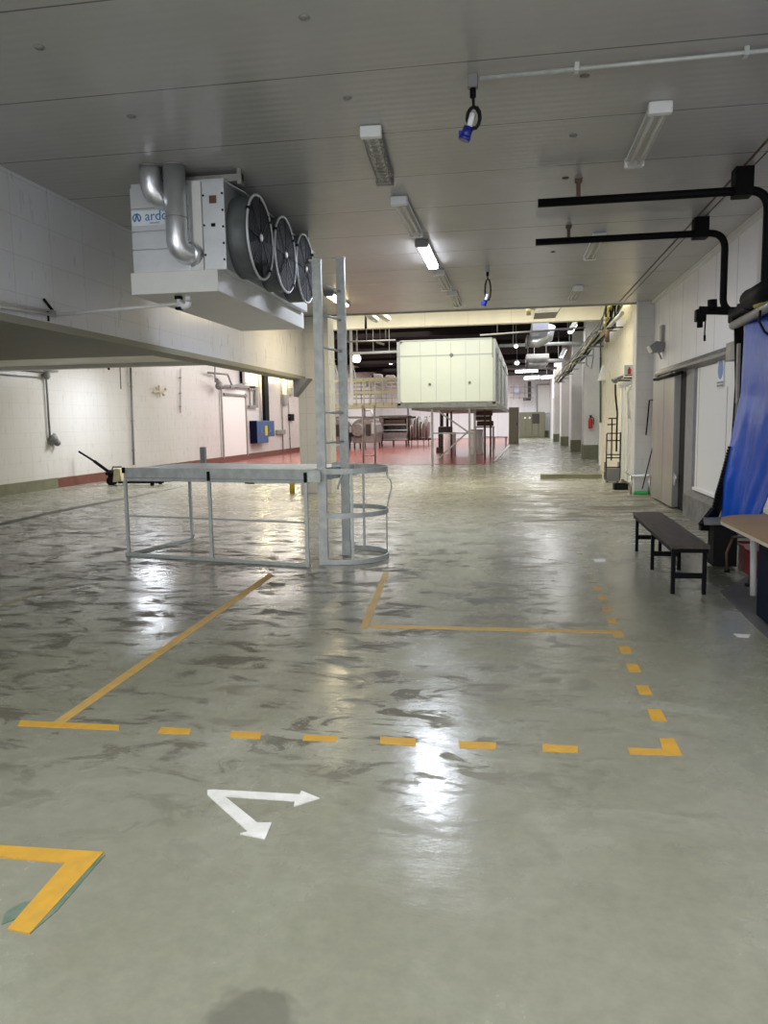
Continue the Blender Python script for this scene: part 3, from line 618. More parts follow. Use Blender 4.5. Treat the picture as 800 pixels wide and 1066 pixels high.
# tarpaulin: a hanging sheet with folds, gathered to the left as it falls
bm_ = MB(); NU, NV = 60, 70; T0 = Vector((2.50,9.25,2.72)); T1 = Vector((2.62,6.3,2.66))
grid = []
for j in range(NV+1):
    v = j/NV; row = []
    for i in range(NU+1):
        u = i/NU
        yy = 336+220*v; xs_ = ((336,776),(410,773.5),(450,765),(500,755),(556,751))
        for (ya_,xa_),(yb_,xb_) in zip(xs_, xs_[1:]):
            if ya_ <= yy <= yb_: xx = xa_+(xb_-xa_)*(yy-ya_)/(yb_-ya_)
        L0 = at(xx, yy, 9.1-0.15*v)
        botR = at(786,556,8.15); topR = Vector((2.66,6.6,2.66))
        R0 = topR.lerp(botR, v**0.75)
        p = L0.lerp(R0, u)
        fold = 0.022*math.sin(u*13+1.2*math.sin(v*3)) * (0.3+0.7*v) + 0.006*math.sin(u*37+v*5)*v + 0.010*math.sin(v*24-u*8)*(1-v)*u
        sag = 0.03*math.sin(math.pi*u)*math.sin(v*5+2*u)
        row.append(bm_.bm.verts.new(p + Vector((-(fold+sag), 0.3*fold, 0))))
    grid.append(row)
for j in range(NV):
    for i in range(NU):
        f = bm_.bm.faces.new((grid[j][i],grid[j][i+1],grid[j+1][i+1],grid[j+1][i])); f.smooth = True
tp = link('tarpaulin', bm_, 'tarp'); sm = tp.modifiers.new('thickness','SOLIDIFY'); sm.thickness = 0.006
tag(tp, 'blue glossy tarpaulin curtain hanging from the black frame at right', 'curtain')

# black box at the foot, red bin
bb = thing('control_box', (2.23,8.6,0), 'black floor-standing box between bench and blue tarpaulin', 'box')
link('body', MB().box((2.12,8.5,0.02),(2.36,8.75,0.47),0.01), 'rubber', bb)
link('lid', MB().prism([(2.0,8.42,0.475),(2.42,8.42,0.475),(2.45,8.8,0.49),(2.08,8.8,0.49)], (0,0,0.02)), 'kerb_grey', bb, 'worn grey-green lid plate')
rb = thing('red_bin', (2.55,8.3,0), 'red plastic bin on the floor behind the table', 'bin')
link('body', MB().prism([(2.36,8.02,0.0),(2.72,7.95,0.0),(2.74,8.6,0.0),(2.40,8.6,0.0)], (0,0,0.26)), 'red', rb)
link('rim', MB().tube([(2.34,8.0,0.265),(2.74,7.93,0.265),(2.76,8.62,0.265),(2.38,8.62,0.265)],0.015,6,cyclic=True), 'red', rb)
lb = thing('rusty_trestle', (2.2,7.9,0), 'small rusty bent-leg stand in front of red bin', 'stand')
link('leg', MB().tube([(2.27,8.35,0.36),(2.36,7.9,0.44),(2.26,7.62,0.3),(2.22,7.6,0.0)],0.014,8), 'brown', lb)
link('leg', MB().tube([(2.27,8.35,0.36),(2.20,8.3,0.2),(2.21,8.3,0.0)],0.014,8), 'brown', lb)
link('foot', MB().cyl((2.22,7.6,0),(2.22,7.6,0.03),0.035,12).cyl((2.21,8.3,0),(2.21,8.3,0.03),0.03,12), 'rubber', lb)

# bench
be = thing('bench', (1.6,8.4,0), 'long low bench with worn brown plank top and black steel legs', 'bench')
xa0, ya0, xa1, ya1 = 1.43, 7.16, 1.50, 9.78
def bx(t, side): return Vector((1.435+0.05*t + side*0.31, 7.17+2.6*t, 0))
link('seat', MB().prism([bx(0,0)+Vector((0,0,0.425)), bx(0,1.06)+Vector((0,0,0.425)), bx(1,1.06)+Vector((0,0,0.425)), bx(1,0)+Vector((0,0,0.425))], (0,0,0.028)), 'wood', be, 'worn brown plank seat')
link('seat_frame', MB().bar(bx(0.01,0.06)+Vector((0,0,0.405)), bx(0.99,0.06)+Vector((0,0,0.405)), 0.03,0.04).bar(bx(0.01,0.98)+Vector((0,0,0.405)), bx(0.99,0.98)+Vector((0,0,0.405)), 0.03,0.04).bar(bx(0.012,0.06)+Vector((0,0,0.405)), bx(0.012,0.98)+Vector((0,0,0.405)), 0.03,0.04), 'black', be)
for t in (0.02, 0.47, 0.92):
    for s in (0.08, 0.95):
        p = bx(t, s); link('leg', MB().box((p.x-0.017,p.y-0.017,0),(p.x+0.017,p.y+0.017,0.40)), 'black', be)
    link('stretcher', MB().bar(bx(t,0.08)+Vector((0,0,0.17)), bx(t,0.95)+Vector((0,0,0.17)), 0.02,0.05), 'black', be)

# table
tb = thing('table', (2.4,6.2,0), 'tan laminate table with rounded corner and dark navy pedestal', 'table')
out = []
x0, x1, y0, y1, z = 1.79, 3.0, 4.4, 7.32, 0.70
for a in range(0, 91, 10): out.append((x0+0.38-0.38*math.cos(R(a)), y1-0.42+0.42*math.sin(R(a)), z))
out += [(x1-0.1,y1+0.02,z),(x1-0.1,y0,z),(x0,y0,z)]
tt = link('top', MB().prism(out, (0,0,0.022)), 'tan', tb)
link('edge_band', MB().prism([(2.4+(p[0]-2.4)*1.006, 6+(p[1]-6)*1.004, z-0.022) for p in out], (0,0,0.024)), 'edge', tt, 'pale edge band')
link('pedestal', MB().box((1.93,6.05,0.03),(2.55,6.38,0.675),0.004).box((1.99,6.1,0.0),(2.5,6.33,0.03)), 'navy', tb, 'dark navy pedestal')
link('leg', MB().tube([at(776,546,7.25),at(782,551,7.25),at(785,560,7.25),at(785,585,7.25),at(784.5,621,7.2)], 0.028, 8), 'white', tb, 'white curved leg')

# ------------------------------------------------------------------ SLIDING DOOR
dr = struct('door_1', MB().box((2.79,14.12,0.03),(2.915,16.1,2.42),0.006), 'door_steel')
link('door_handle', MB().box((2.83,14.08,0.42),(2.87,14.13,0.62)).cyl((2.85,14.07,0.45),(2.85,14.07,0.6),0.012,8), 'steel', dr)
link('jamb', MB().box((2.87,13.0,0.0),(2.93,13.55,2.42)), 'jamb', dr)
link('gap_shade', MB().box((2.90,13.55,0.0),(2.928,14.3,2.42)), 'black', dr)  # black sheet standing for the shade in the open door gap
link('door_seam', MB().box((2.787,15.0,0.05),(2.791,15.012,2.4)), 'rail', dr)
ra = struct('trim_12', MB().prism([(2.93,10.6,2.36),(2.93,10.6,2.54),(2.82,10.6,2.52),(2.74,10.6,2.44),(2.74,10.6,2.40)], (0,5.2,0)).box((2.72,9.9,2.30),(2.93,10.62,2.53),0.006), 'rail')
link('track', MB().cyl((2.76,13.4,2.33),(2.76,15.85,2.34),0.03,10), 'black', ra)
link('hanger', MB().box((2.76,14.3,2.30),(2.80,14.45,2.42)).box((2.76,15.5,2.30),(2.80,15.65,2.42)), 'grey_box', ra)
d2_ = struct('door_2', MB().box((2.885,9.6,0.47),(2.93,12.85,2.36)), 'trim')
link('door_seam', MB().box((2.882,11.1,0.48),(2.886,11.12,2.0)).box((2.882,12.7,0.48),(2.886,12.71,2.35)), 'rail', d2_)
link('door_sill', MB().box((2.85,9.6,0.455),(2.93,12.85,0.5)), 'white', d2_)
sg = thing('safety_sign', (2.88,11.45,2.0), 'small white door sign with blue oval and grey caption', 'sign')
link('plate', MB().box((2.872,11.28,2.0),(2.881,11.62,2.42)), 'sticker', sg)
link('oval', MB().lathe([(0.13,0),(0.13,0.004)], (2.872,11.45,2.25), (-1,0,0), 28), 'blue_sign', sg, 'blue oval symbol')
link('caption', MB().box((2.866,11.30,2.015),(2.871,11.60,2.045)).box((2.866,11.30,2.06),(2.871,11.60,2.085)), 'grey_box', sg)

fd = thing('floodlight', at(688,368,15.9), 'grey wedge floodlight on bracket above the sliding door', 'lamp')
a_, b2 = at(676,360,15.9), at(687,354,15.9)
link('head', MB().prism([at(675.5,361,15.8),at(679,367,15.8),at(690,366,15.8),at(693,356,15.8),at(684,355,15.8)], (0.02,0.28,0)), 'grey_box', fd)
link('bracket', MB().box((2.87,15.85,2.98),(2.93,16.05,3.38)).bar(at(686,366,15.9), at(689,374,15.9), 0.03, 0.03), 'rail', fd)
link('lens', MB().prism([at(675.5,361,15.79),at(679,367,15.79),at(680,366,15.79),at(676.5,360,15.79)], (0.0,0.26,0)), 'white', fd)

# ------------------------------------------------------------------ RIGHT SIDE SMALL THINGS
br = thing('broom', (at(668,512,16.8).x,16.8,0), 'broom with bright green head leaning beside tiled pillar', 'broom')
link('handle', MB().cyl(at(669,509,16.8), at(680.5,463,16.7), 0.012, 8), 'black', br)
g0 = at(667,512,16.8); link('head', MB().box((g0.x-0.14,g0.y-0.05,0.0),(g0.x+0.14,g0.y+0.06,0.07),0.02), 'green', br, 'bright green brush head')
bh = tag(link('bent_bar', MB().tube([at(680,416.5,16.9), at(676.5,416.5,16.9), at(673,453,16.9)], 0.015, 8), 'black'), 'black bent bar hanging on the pillar above the broom', 'bar')
gr = thing('guard_rail', (2.45,16.9,0), 'low steel guard rail around the foot of tiled pillar', 'rail')
link('rail', MB().bar(at(657,495,16.9), at(677,494.5,16.85), 0.03, 0.04).bar(at(657,495,16.9), at(652,492,18.0), 0.03, 0.04), 'steel', gr)
for (x, y, Y, yb) in ((657.5,495,16.9,511),(676.5,494.5,16.85,511)): link('post', MB().cyl(at(x,y,Y), Vector((at(x,y,Y).x, at(x,y,Y).y, 0)), 0.022, 8), 'steel', gr)
db = thing('floor_drain_box', (2.46,18.0,0), 'low black crate on the floor before the strip curtain', 'crate')
link('body', MB().box((2.30,17.85,0.0),(2.60,18.15,0.02)).box((2.30,17.85,0.02),(2.33,18.15,0.14)).box((2.57,17.85,0.02),(2.60,18.15,0.14)).box((2.33,17.85,0.02),(2.57,17.88,0.14)).box((2.33,18.12,0.02),(2.57,18.15,0.14)), 'rubber', db)
# tall trolley
tr = thing('trolley', (2.55,20.0,0), 'tall dark tubular trolley standing at the end of the kerb', 'trolley')
tx0, tx1, ty = 2.37, 2.70, 20.0
for x in (tx0, tx1): link('upright', MB().cyl((x,ty,0.05),(x,ty,1.25 if x == tx1 else 1.22),0.016,8).cyl((x,ty+0.3,0.05),(x,ty+0.3,0.5),0.014,8), 'black', tr)
cb = MB()
for z in (1.23,1.05,0.70,0.62,0.38): cb.cyl((tx0,ty,z),(tx1,ty,z),0.014,8)
link('crossbar', cb, 'black', tr)
link('centre_bar', MB().bar((2.49,ty,0.55),(2.49,ty,1.6),0.03,0.03).bar((2.40,ty,1.6),(2.60,ty,1.6),0.03,0.03).bar((2.38,ty,1.45),(2.58,ty,1.45),0.03,0.03), 'black', tr)
link('base_plate', MB().box((tx0-0.01,ty-0.02,0.03),(tx1+0.01,ty+0.33,0.06)).box((tx0,ty-0.015,0.06),(tx1,ty,0.36)), 'grey_box', tr, 'grey base plate')
for x in (tx0+0.04, tx1-0.04): link('wheel', MB().cyl((x-0.02,ty+0.1,0.05),(x+0.02,ty+0.1,0.05),0.05,14), 'rubber', tr)
# strip curtain in the doorway
sc_ = thing('strip_curtain', (2.76,19.2,0), 'clear plastic strip curtain with steel rail in the side doorway', 'curtain')
link('rail', MB().box((2.70,18.0,2.38),(2.78,20.4,2.48)), 'steel', sc_)
for i in range(6):
    y = 18.15+i*0.37; dx = 0.03*math.sin(i*2.1)
    link('strip', MB().prism([(2.74+dx,y,0.1),(2.73-dx,y+0.18,0.1),(2.74+dx,y+0.36,0.1),(2.748+dx,y+0.36,0.1),(2.738-dx,y+0.18,0.1),(2.748+dx,y,0.1)], (0,0,2.3)), 'strip', sc_)
link('curtain_tie', MB().tube([(2.70,18.3,2.35),(2.62,18.4,2.2),(2.66,18.5,1.9),(2.7,18.6,1.6)],0.03,8), 'strip', sc_)
fs = thing('extinguisher_sign', at(655,392,17.7), 'square sign with red fire extinguisher pictogram above doorway', 'sign')
s0, s1 = at(650,392,17.8), at(661,380,17.8)
link('plate', MB().box((s0.x,17.78,s0.z),(s1.x,17.80,s1.z)), 'sticker', fs)
cx, cz = (s0.x+s1.x)/2, (s0.z+s1.z)/2
link('pictogram', MB().cyl((cx,17.77,cz-0.07),(cx,17.77,cz+0.04),0.035,12).cyl((cx,17.77,cz+0.04),(cx,17.77,cz+0.08),0.015,10), 'bright_red', fs)
link('caption', MB().box((s0.x+0.02,17.772,s0.z+0.01),(s1.x-0.02,17.78,s0.z+0.035)), 'grey_box', fs)
link('bracket', MB().bar((s0.x,17.82,s0.z-0.03),(s1.x+0.1,17.82,s0.z-0.03),0.02,0.03), 'black', fs)
vb = thing('valve_cluster', at(641,394,18.6), 'small cluster of dark valves and hoses left of extinguisher sign', 'valve')
link('mount', MB().cyl(at(641,396,18.6),Vector((2.78,18.6,at(641,396,18.6).z)),0.03,8), 'grey_box', vb)
link('body', MB().sphere(at(641,396,18.6),0.07).cyl(at(637,396,18.6),at(649,392,18.6),0.035,10), 'grey_box', vb)
link('hose', MB().tube([at(641,400,18.6),at(641,410,18.6),at(643,430,18.6),at(642,470,18.6)],0.02,8), 'black', vb)
dh = thing('dark_heater', at(632,356,20.5), 'dark red-brown cylinder on bracket below cable tray', 'heater')
link('body', MB().cyl(at(632.5,356,20.5),at(632.5,343,20.5),0.055,14), 'brown', dh)
link('bracket', MB().bar(at(632,342,20.5),at(641,341,20.5),0.04,0.03).bar(at(641,342,20.5),at(641,334,20.5),0.03,0.03).bar(at(641,341,20.5),Vector((2.78,20.5,at(641,341,20.5).z)),0.03,0.03), 'black', dh)

# ------------------------------------------------------------------ PLATFORM (guarded stand)
def pf(t, d, z): # t along the front 0..1, d depth behind
    A = Vector((-4.72,8.84,0)); B = Vector((-2.22,8.26,0)); u = (B-A); n = Vector((-u.y,u.x,0)).normalized()
    return A + u*t + n*d + Vector((0,0,z))
pl = thing('steel_platform', tuple(pf(0.5,0.6,0)), 'waist-high galvanised steel platform frame with thin legs', 'platform')
D = 1.3
link('deck', MB().prism([pf(0,0,1.06),pf(1.0,0,1.06),pf(1.0,D,1.06),pf(0,D,1.06)], (0,0,0.02)), 'galv', pl)
link('fascia', MB().bar(pf(0,0,1.015),pf(1,0,1.015),0.012,0.16).bar(pf(0,0,0.945),pf(1,0,0.945),0.03,0.012), 'galv', pl)
link('fascia', MB().bar(pf(0,0,1.015),pf(0,D,1.015),0.012,0.14).bar(pf(1,0,1.015),pf(1,D,1.015),0.012,0.14).bar(pf(0,D,1.015),pf(1,D,1.015),0.012,0.14), 'galv', pl)
link('fascia_joint', MB().bar(pf(0,-0.008,0.975),pf(1,-0.008,0.975),0.006,0.006), 'grey_box', pl)
for t, d in ((0.008,0),(0.49,0),(0.99,0),(0.006,D)):
    link('leg', MB().bar(pf(t,d-0.012,0.0),pf(t,d-0.012,0.95 if d == 0 else 0.98),0.036,0.036), 'galv_light', pl)
link('leg_bracket', MB().bar(pf(0.49,-0.02,0.95),pf(0.49,-0.02,1.06),0.03,0.03).bar(pf(0.99,-0.02,0.95),pf(0.99,-0.02,1.06),0.03,0.03).bar(pf(0.004,-0.02,1.03),pf(0.004,-0.02,1.10),0.03,0.03), 'black', pl)
link('mid_rail', MB().bar(pf(0,-0.01,0.50),pf(1,-0.01,0.50),0.016,0.02), 'galv_light', pl)
link('foot_rail', MB().bar(pf(-0.01,-0.012,0.018),pf(1.0,-0.012,0.018),0.036,0.036), 'galv_light', pl)
link('foot_rail', MB().bar(pf(0.005,-0.01,0.018),pf(0.005,D+0.02,0.018),0.036,0.036).bar(pf(0.005,D,0.02),pf(0.03,D-0.05,0.09),0.02,0.02), 'galv_light', pl)
q = fl(212,482,1.08); link('stub_post', MB().box((q.x-0.035,q.y-0.03,1.08),(q.x+0.035,q.y+0.03,1.30)), 'grey_box', pl, 'dark grey stub post')
link('side_bracket', MB().bar(pf(1.0,0.0,1.02),pf(1.05,0.05,1.02),0.1,0.13), 'galv', pl)
link('rust_mark', MB().bar(pf(0.68,-0.008,0.935),pf(0.73,-0.008,0.932),0.006,0.02), 'black', pl)

# ------------------------------------------------------------------ CAGED LADDER
ca = thing('caged_ladder', (-2.0,8.7,0), 'tall galvanised ladder posts with rounded safety cage hoops at base', 'ladder')
def channel(x, y, h, w=0.10, d=0.05):
    b_ = MB(); b_.box((x-w/2,y-0.004,0),(x+w/2,y+0.004,h)); b_.box((x+w/2-0.006,y,0),(x+w/2,y+d,h)); b_.box((x-w/2,y,0),(x-w/2+0.006,y+d,h))
    b_.box((x-w/2-0.03,y-0.01,h-0.005),(x+w/2+0.005,y+0.05,h+0.012)); return b_
link('post', channel(-2.098,8.385,3.36), 'galv', ca)
link('post', channel(-1.972,9.02,3.50), 'galv', ca)
for z in (3.13,2.80,2.44,1.72,1.38): link('rung', MB().cyl((-2.09,8.40,z),(-1.98,9.02,z),0.014,8), 'galv', ca)
hc = Vector((-1.955,8.915,0))
def hoop(z, rr=0.515, a0=-100, a1=100, droop=0.0):
    return [(hc.x+rr*math.cos(R(a0+(a1-a0)*i/30)), hc.y+rr*1.04*math.sin(R(a0+(a1-a0)*i/30)), z+droop*math.sin(math.pi*i/30)) for i in range(31)]
link('cage_hoop', MB().tube([(-2.14,8.39,0.03)]+hoop(0.03)+[(-2.02,9.40,0.03)], 0.02, flat=(0.028,0.006)), 'galv_light', ca)
link('cage_hoop', MB().tube([(-2.14,8.39,0.56)]+hoop(0.56)+[(-2.02,9.40,0.56)], 0.02, flat=(0.028,0.006)), 'galv_light', ca)
link('cage_hoop', MB().tube([(-2.14,8.37,1.08)]+hoop(1.06)+[(-2.05,9.42,1.10),(-2.12,9.0,1.10)], 0.02, flat=(0.03,0.006)), 'galv_light', ca)
for ang in (-68, 15, 75):
    x = hc.x+0.51*math.cos(R(ang)); y = hc.y+0.53*math.sin(R(ang))
    if ang == 15:
        p = [(x,y,1.06),(x+0.0,y,0.97),(x+0.05,y-0.0,0.89),(x+0.055,y,0.83),(x+0.02,y,0.70),(x-0.01,y,0.56),(x-0.012,y,0.03)]
        link('cage_bar', MB().tube(p, 0.008, 8), 'galv_light', ca, 'bent cage bar')
    else: link('cage_bar', MB().bar((x,y,0.03),(x,y,1.06),0.03,0.008,(0,1,0)), 'galv_light', ca)
link('brace', MB().bar((-1.86,8.40,1.04),(-1.93,8.42,0.86),0.02,0.02), 'galv_light', ca)

# yellow posts behind the platform
y1_ = link('yellow_post', MB().lathe([(0.06,0),(0.06,0.30),(0.05,0.34),(0.02,0.355)], fl(304.5,513)), 'yellow_post'); tag(y1_, 'short yellow floor post seen beneath the platform, left of tiled pillar', 'post', 'short yellow posts')
y2_ = link('yellow_post', MB().lathe([(0.055,0),(0.055,0.45),(0.045,0.49),(0.02,0.50)], fl(348.5,509)), 'yellow_post'); tag(y2_, 'short yellow floor post seen between the ladder posts', 'post', 'short yellow posts')

# ------------------------------------------------------------------ PALLET TRUCK
g = fl(117,505); gx, gy = g.x, g.y
pk = thing('pallet_truck', (gx,gy,0), 'hand pallet truck with raised handle parked near left wall', 'pallet truck')
link('handle', MB().tube([at(82,470,gy),at(98,480,gy),at(113,491,gy)],0.03,8).tube([at(98,480,gy),at(113,491,gy)],0.045,8), 'black', pk)
link('pump', MB().cyl((gx,gy,0.14),(gx,gy,0.42),0.10,14).box((gx-0.12,gy-0.14,0.28),(gx+0.16,gy+0.1,0.36),0.02), 'black', pk)
link('steer_wheel', MB().cyl((gx,gy-0.1,0.12),(gx,gy-0.04,0.12),0.12,18).cyl((gx,gy+0.04,0.12),(gx,gy+0.1,0.12),0.12,18), 'rubber', pk)
link('yoke', MB().prism([(gx+0.14,gy-0.22,0.10),(gx+0.40,gy-0.22,0.10),(gx+0.36,gy-0.22,0.46),(gx+0.20,gy-0.22,0.46)], (0,0.44,0)), 'pale_yellow', pk, 'pale yellow frame head')
link('lifting_bar', MB().tube([(gx+0.02,gy,0.42),(gx+0.05,gy,0.5),(gx+0.3,gy,0.5)],0.02,8), 'black', pk)
for s in (-0.25, 0.25): link('fork', MB().box((gx+0.35,gy+s-0.08,0.07),(gx+1.5,gy+s+0.08,0.12)).prism([(gx+1.5,gy+s-0.08,0.07),(gx+1.62,gy+s-0.05,0.07),(gx+1.62,gy+s+0.05,0.07),(gx+1.5,gy+s+0.08,0.07)],(0,0,0.05)).cyl((gx+1.3,gy+s-0.05,0.04),(gx+1.3,gy+s+0.05,0.04),0.04,10), 'black', pk)

# ------------------------------------------------------------------ LEFT WALL FITTINGS
W = LX+0.06
def wp(x, y, d=0.0): p = wl(x, y, LX+0.06); return p + Vector((d,0,0))
wpipe = thing('wall_water_pipe', tuple(wp(47,460)), 'dark water pipe dropping down left wall to a tap', 'pipe')
link('pipe', MB().tube([wp(-10,382),wp(46,387),wp(48,392),wp(52,456)],0.028,8).tube([wp(-10,389),wp(45,393)],0.014,6), 'grey_box', wpipe)
link('valve', MB().sphere(wp(47,391,0.04),0.10).cyl(wp(46,386),wp(60,386.5),0.025,8).cyl(wp(50,385),wp(50,395),0.02,8), 'jamb', wpipe)
link('tap', MB().sphere(wp(54,457,0.05),0.12).sphere(wp(58,461,0.05),0.09).cyl(wp(52,463,0.05),wp(55,452,0.05),0.05,10), 'grey_box', wpipe)
pc = thing('pipe_cluster', tuple(wp(8,380,0.3)), 'cluster of pale pipes and valves at far left under low ceiling', 'pipe')
link('body', MB().cyl(wp(4,379,0.0),wp(4,379,0.3),0.05,8).tube([wp(-5,381,0.3),wp(3,378,0.3),wp(12,383,0.3)],0.06,10).sphere(wp(4,379,0.3),0.12), 'pipe_white', pc)
link('branch', MB().tube([wp(10,379,0.3),wp(20,377,0.3),wp(28,378,0.3)],0.035,8).tube([wp(8,384,0.3),wp(20,384,0.3)],0.02,8), 'rail', pc)
for (x0,y0,x1,y1,r_,mt,lab) in (
  (136,382,139.5,484,0.035,'grey_box','dark vertical conduit on left wall above the pallet truck forks'),
  (188,384,188,430,0.018,'jamb','faint short conduit on left wall right of the white bracket'),
  (293,392,295,470,0.03,'grey_box','dark conduit on the left wall right of blue cabinet'),
  (299.5,392,302.5,468,0.025,'grey_box','thin conduit with black switch beside the tiled pillar')):
    o = MB().cyl(wp(x0,y0),wp(x1,y1),r_,8)
    for k in (0.2,0.55,0.85):
        p = wp(x0+(x1-x0)*k, y0+(y1-y0)*k); o.box(p-Vector((0.03,0.05,0.02)), p+Vector((0.03,0.05,0.02)))
    tag(link('wall_conduit', o, mt), lab, 'conduit', 'conduits on the left wall')
hr = link('hanging_rod', MB().cyl(Vector((at(124.5,374,16.1).x,16.1,2.9)),at(126,405,16.1),0.012,6), 'grey_box'); tag(hr, 'thin rod hanging down from white beam at left', 'rod')
hs = thing('hanging_sensor', tuple(at(113,378,16.1)), 'small black sensor hanging from the white beam', 'sensor')
link('cable', MB().cyl(Vector((at(111,374,16.1).x,16.1,2.9)),at(112,379,16.1),0.012,6).cyl(at(111,374,16.1),at(112,379,16.1),0.012,6).box(at(108,375.5,16.1)-Vector((0,0.03,0)),at(113,373.5,16.1)+Vector((0,0.03,0))), 'grey_box', hs)
link('sensor_head', MB().cyl(at(112.5,378,16.1),at(113.5,385,16.1),0.025,10), 'black', hs)
ct = thing('wall_bracket', tuple(wp(165,407)), 'small pale cross-shaped bracket on the left wall', 'bracket')
link('plate', MB().bar(wp(165,401,0.02),wp(166,413,0.02),0.05,0.04).bar(wp(159,408,0.02),wp(172,407,0.02),0.05,0.05), 'pale_yellow', ct)
link('knob', MB().sphere(wp(162,404,0.05),0.05).sphere(wp(169,411,0.05),0.05).sphere(wp(171,405,0.05),0.05), 'pale_yellow', ct)
cm = thing('wall_hose_arm', tuple(wp(222,395,0.3)), 'jointed dark arm with nozzle on left wall above platform', 'bracket')
link('arm', MB().tube([wp(214,388,0.1),wp(230,390,0.3),wp(234,400,0.3),wp(236,404,0.3)],0.04,8).bar(wp(233,403,0.3),wp(247,400,0.3),0.06,0.10).cyl(wp(219,380,0.2),wp(219,398,0.2),0.025,8), 'grey_box', cm)
link('nozzle', MB().sphere(wp(221,402,0.3),0.16).cyl(wp(218,396,0.3),wp(225,403,0.3),0.09,10), 'grey_box', cm)
# door outline
d3 = struct('door_3', MB().box((LX+0.02,wl(231,450,W).y,0.26),(LX+0.05,wl(257,450,W).y,3.1)), 'trim')
ya, yb = wl(232,450,W).y, wl(257,450,W).y
link('door_frame', MB().box((LX+0.05,ya-0.06,0.2),(LX+0.09,ya+0.06,3.15)).box((LX+0.05,yb-0.06,0.2),(LX+0.09,yb+0.06,3.0)), 'rail', d3)
link('door_rail', MB().bar(wp(231,402,0.05),wp(264,403,0.05),0.08,0.12).bar(wp(232,410,0.05),wp(256,412,0.05),0.06,0.08), 'grey_box', d3)
fr = thing('wall_frame', tuple(wp(263,424)), 'empty black rectangular frame on left wall beside the door', 'frame')
link('frame', MB().bar(wp(258,404,0.05),wp(266,404,0.05),0.08,0.14).bar(wp(266,403,0.05),wp(266,424,0.05),0.08,0.35).bar(wp(258.5,423,0.05),wp(266,423,0.05),0.08,0.12).bar(wp(259,404,0.05),wp(259.5,424,0.05),0.06,0.08), 'grey_box', fr)
wb = thing('wall_unit', tuple(wp(253,400,0.1)), 'narrow white unit high on left wall under bulkhead edge', 'box')
link('body', MB().box(Vector((LX,wl(251,390,W).y,wp(254,399).z)), Vector((LX+0.25,wl(256.5,390,W).y,wp(254,384).z))), 'white', wb)
link('side_strip', MB().box(Vector((LX+0.02,wl(250.6,390,W).y,wp(254,401).z)), Vector((LX+0.12,wl(251,390,W).y,wp(254,384).z))), 'black', wb)
bc = thing('electrical_cabinet', tuple(wp(275,460)), 'dark blue electrical cabinet with yellow label on left wall', 'cabinet')
y0_, y1_b = wl(268,448,W+0.3).y, wl(286,448,W+0.3).y
zt, zb_ = wp(276,438).z, wp(276,460.5).z
link('body', MB().box((LX+0.01,y0_,zb_),(LX+0.36,y0_+(y1_b-y0_)*0.62,zt),0.02), 'blue_cab', bc)
link('body', MB().box((LX+0.01,y0_+(y1_b-y0_)*0.62,zb_+0.28),(LX+0.36,y1_b,zt),0.02), 'blue_cab', bc)
link('side_panel', MB().box((LX+0.01,y0_-0.05,zb_),(LX+0.35,y0_,zt),0.01), 'navy', bc)
link('warning_label', MB().box((LX+0.36,y0_+1.15,zt-0.7),(LX+0.375,y0_+1.5,zt-0.25)), 'strap', bc, 'yellow warning label')
link('handle', MB().box((LX+0.36,y0_+0.5,zt-0.55),(LX+0.39,y0_+0.62,zt-0.45)).box((LX+0.36,y1_b-0.8,zt-0.55),(LX+0.39,y1_b-0.68,zt-0.45)), 'steel', bc)
cdk = thing('cable_duct', tuple(wp(277,438)), 'broad black cable duct rising from blue cabinet', 'cable duct')
yk0, yk1 = wl(275.5,410,W+0.1).y, wl(279.5,410,W+0.1).y
link('duct', MB().box((LX+0.01,yk0,zt),(LX+0.18,yk1,4.6)), 'black', cdk)
link('pale_conduit', MB().cyl((LX+0.1,wl(273,410,W+0.1).y,zt),(LX+0.1,wl(273,410,W+0.1).y,4.6),0.05,8), 'pipe_white', cdk, 'pale conduit beside the duct')
for (x0,y0,x1,y1,mt,lab) in ((294,411,298,422,'jamb','grey wall box on dark conduit right of blue cabinet'),(288,447.5,296,452,'rail','grey rectangular plate low right of blue cabinet'),(301,431,305,438,'black','black switch box on thin conduit near pillar'),(301.5,404,303.5,412,'jamb','small grey plate high on wall near pillar')):
    a = wl(x0,(y0+y1)/2,W).y; b2_ = wl(x1,(y0+y1)/2,W).y
    o = thing('wall_box', (LX+0.06,a,wp(x0,y1).z), lab, 'box', 'small boxes on the left wall')
    link('body', MB().box((LX,a,wp((x0+x1)/2,y1).z),(LX+0.15,b2_,wp((x0+x1)/2,y0).z),0.01), mt, o)
    link('cover', MB().box((LX+0.15,a+0.1*(b2_-a),wp((x0+x1)/2,y1).z+0.03),(LX+0.165,b2_-0.1*(b2_-a),wp((x0+x1)/2,y0).z-0.03)), mt, o)
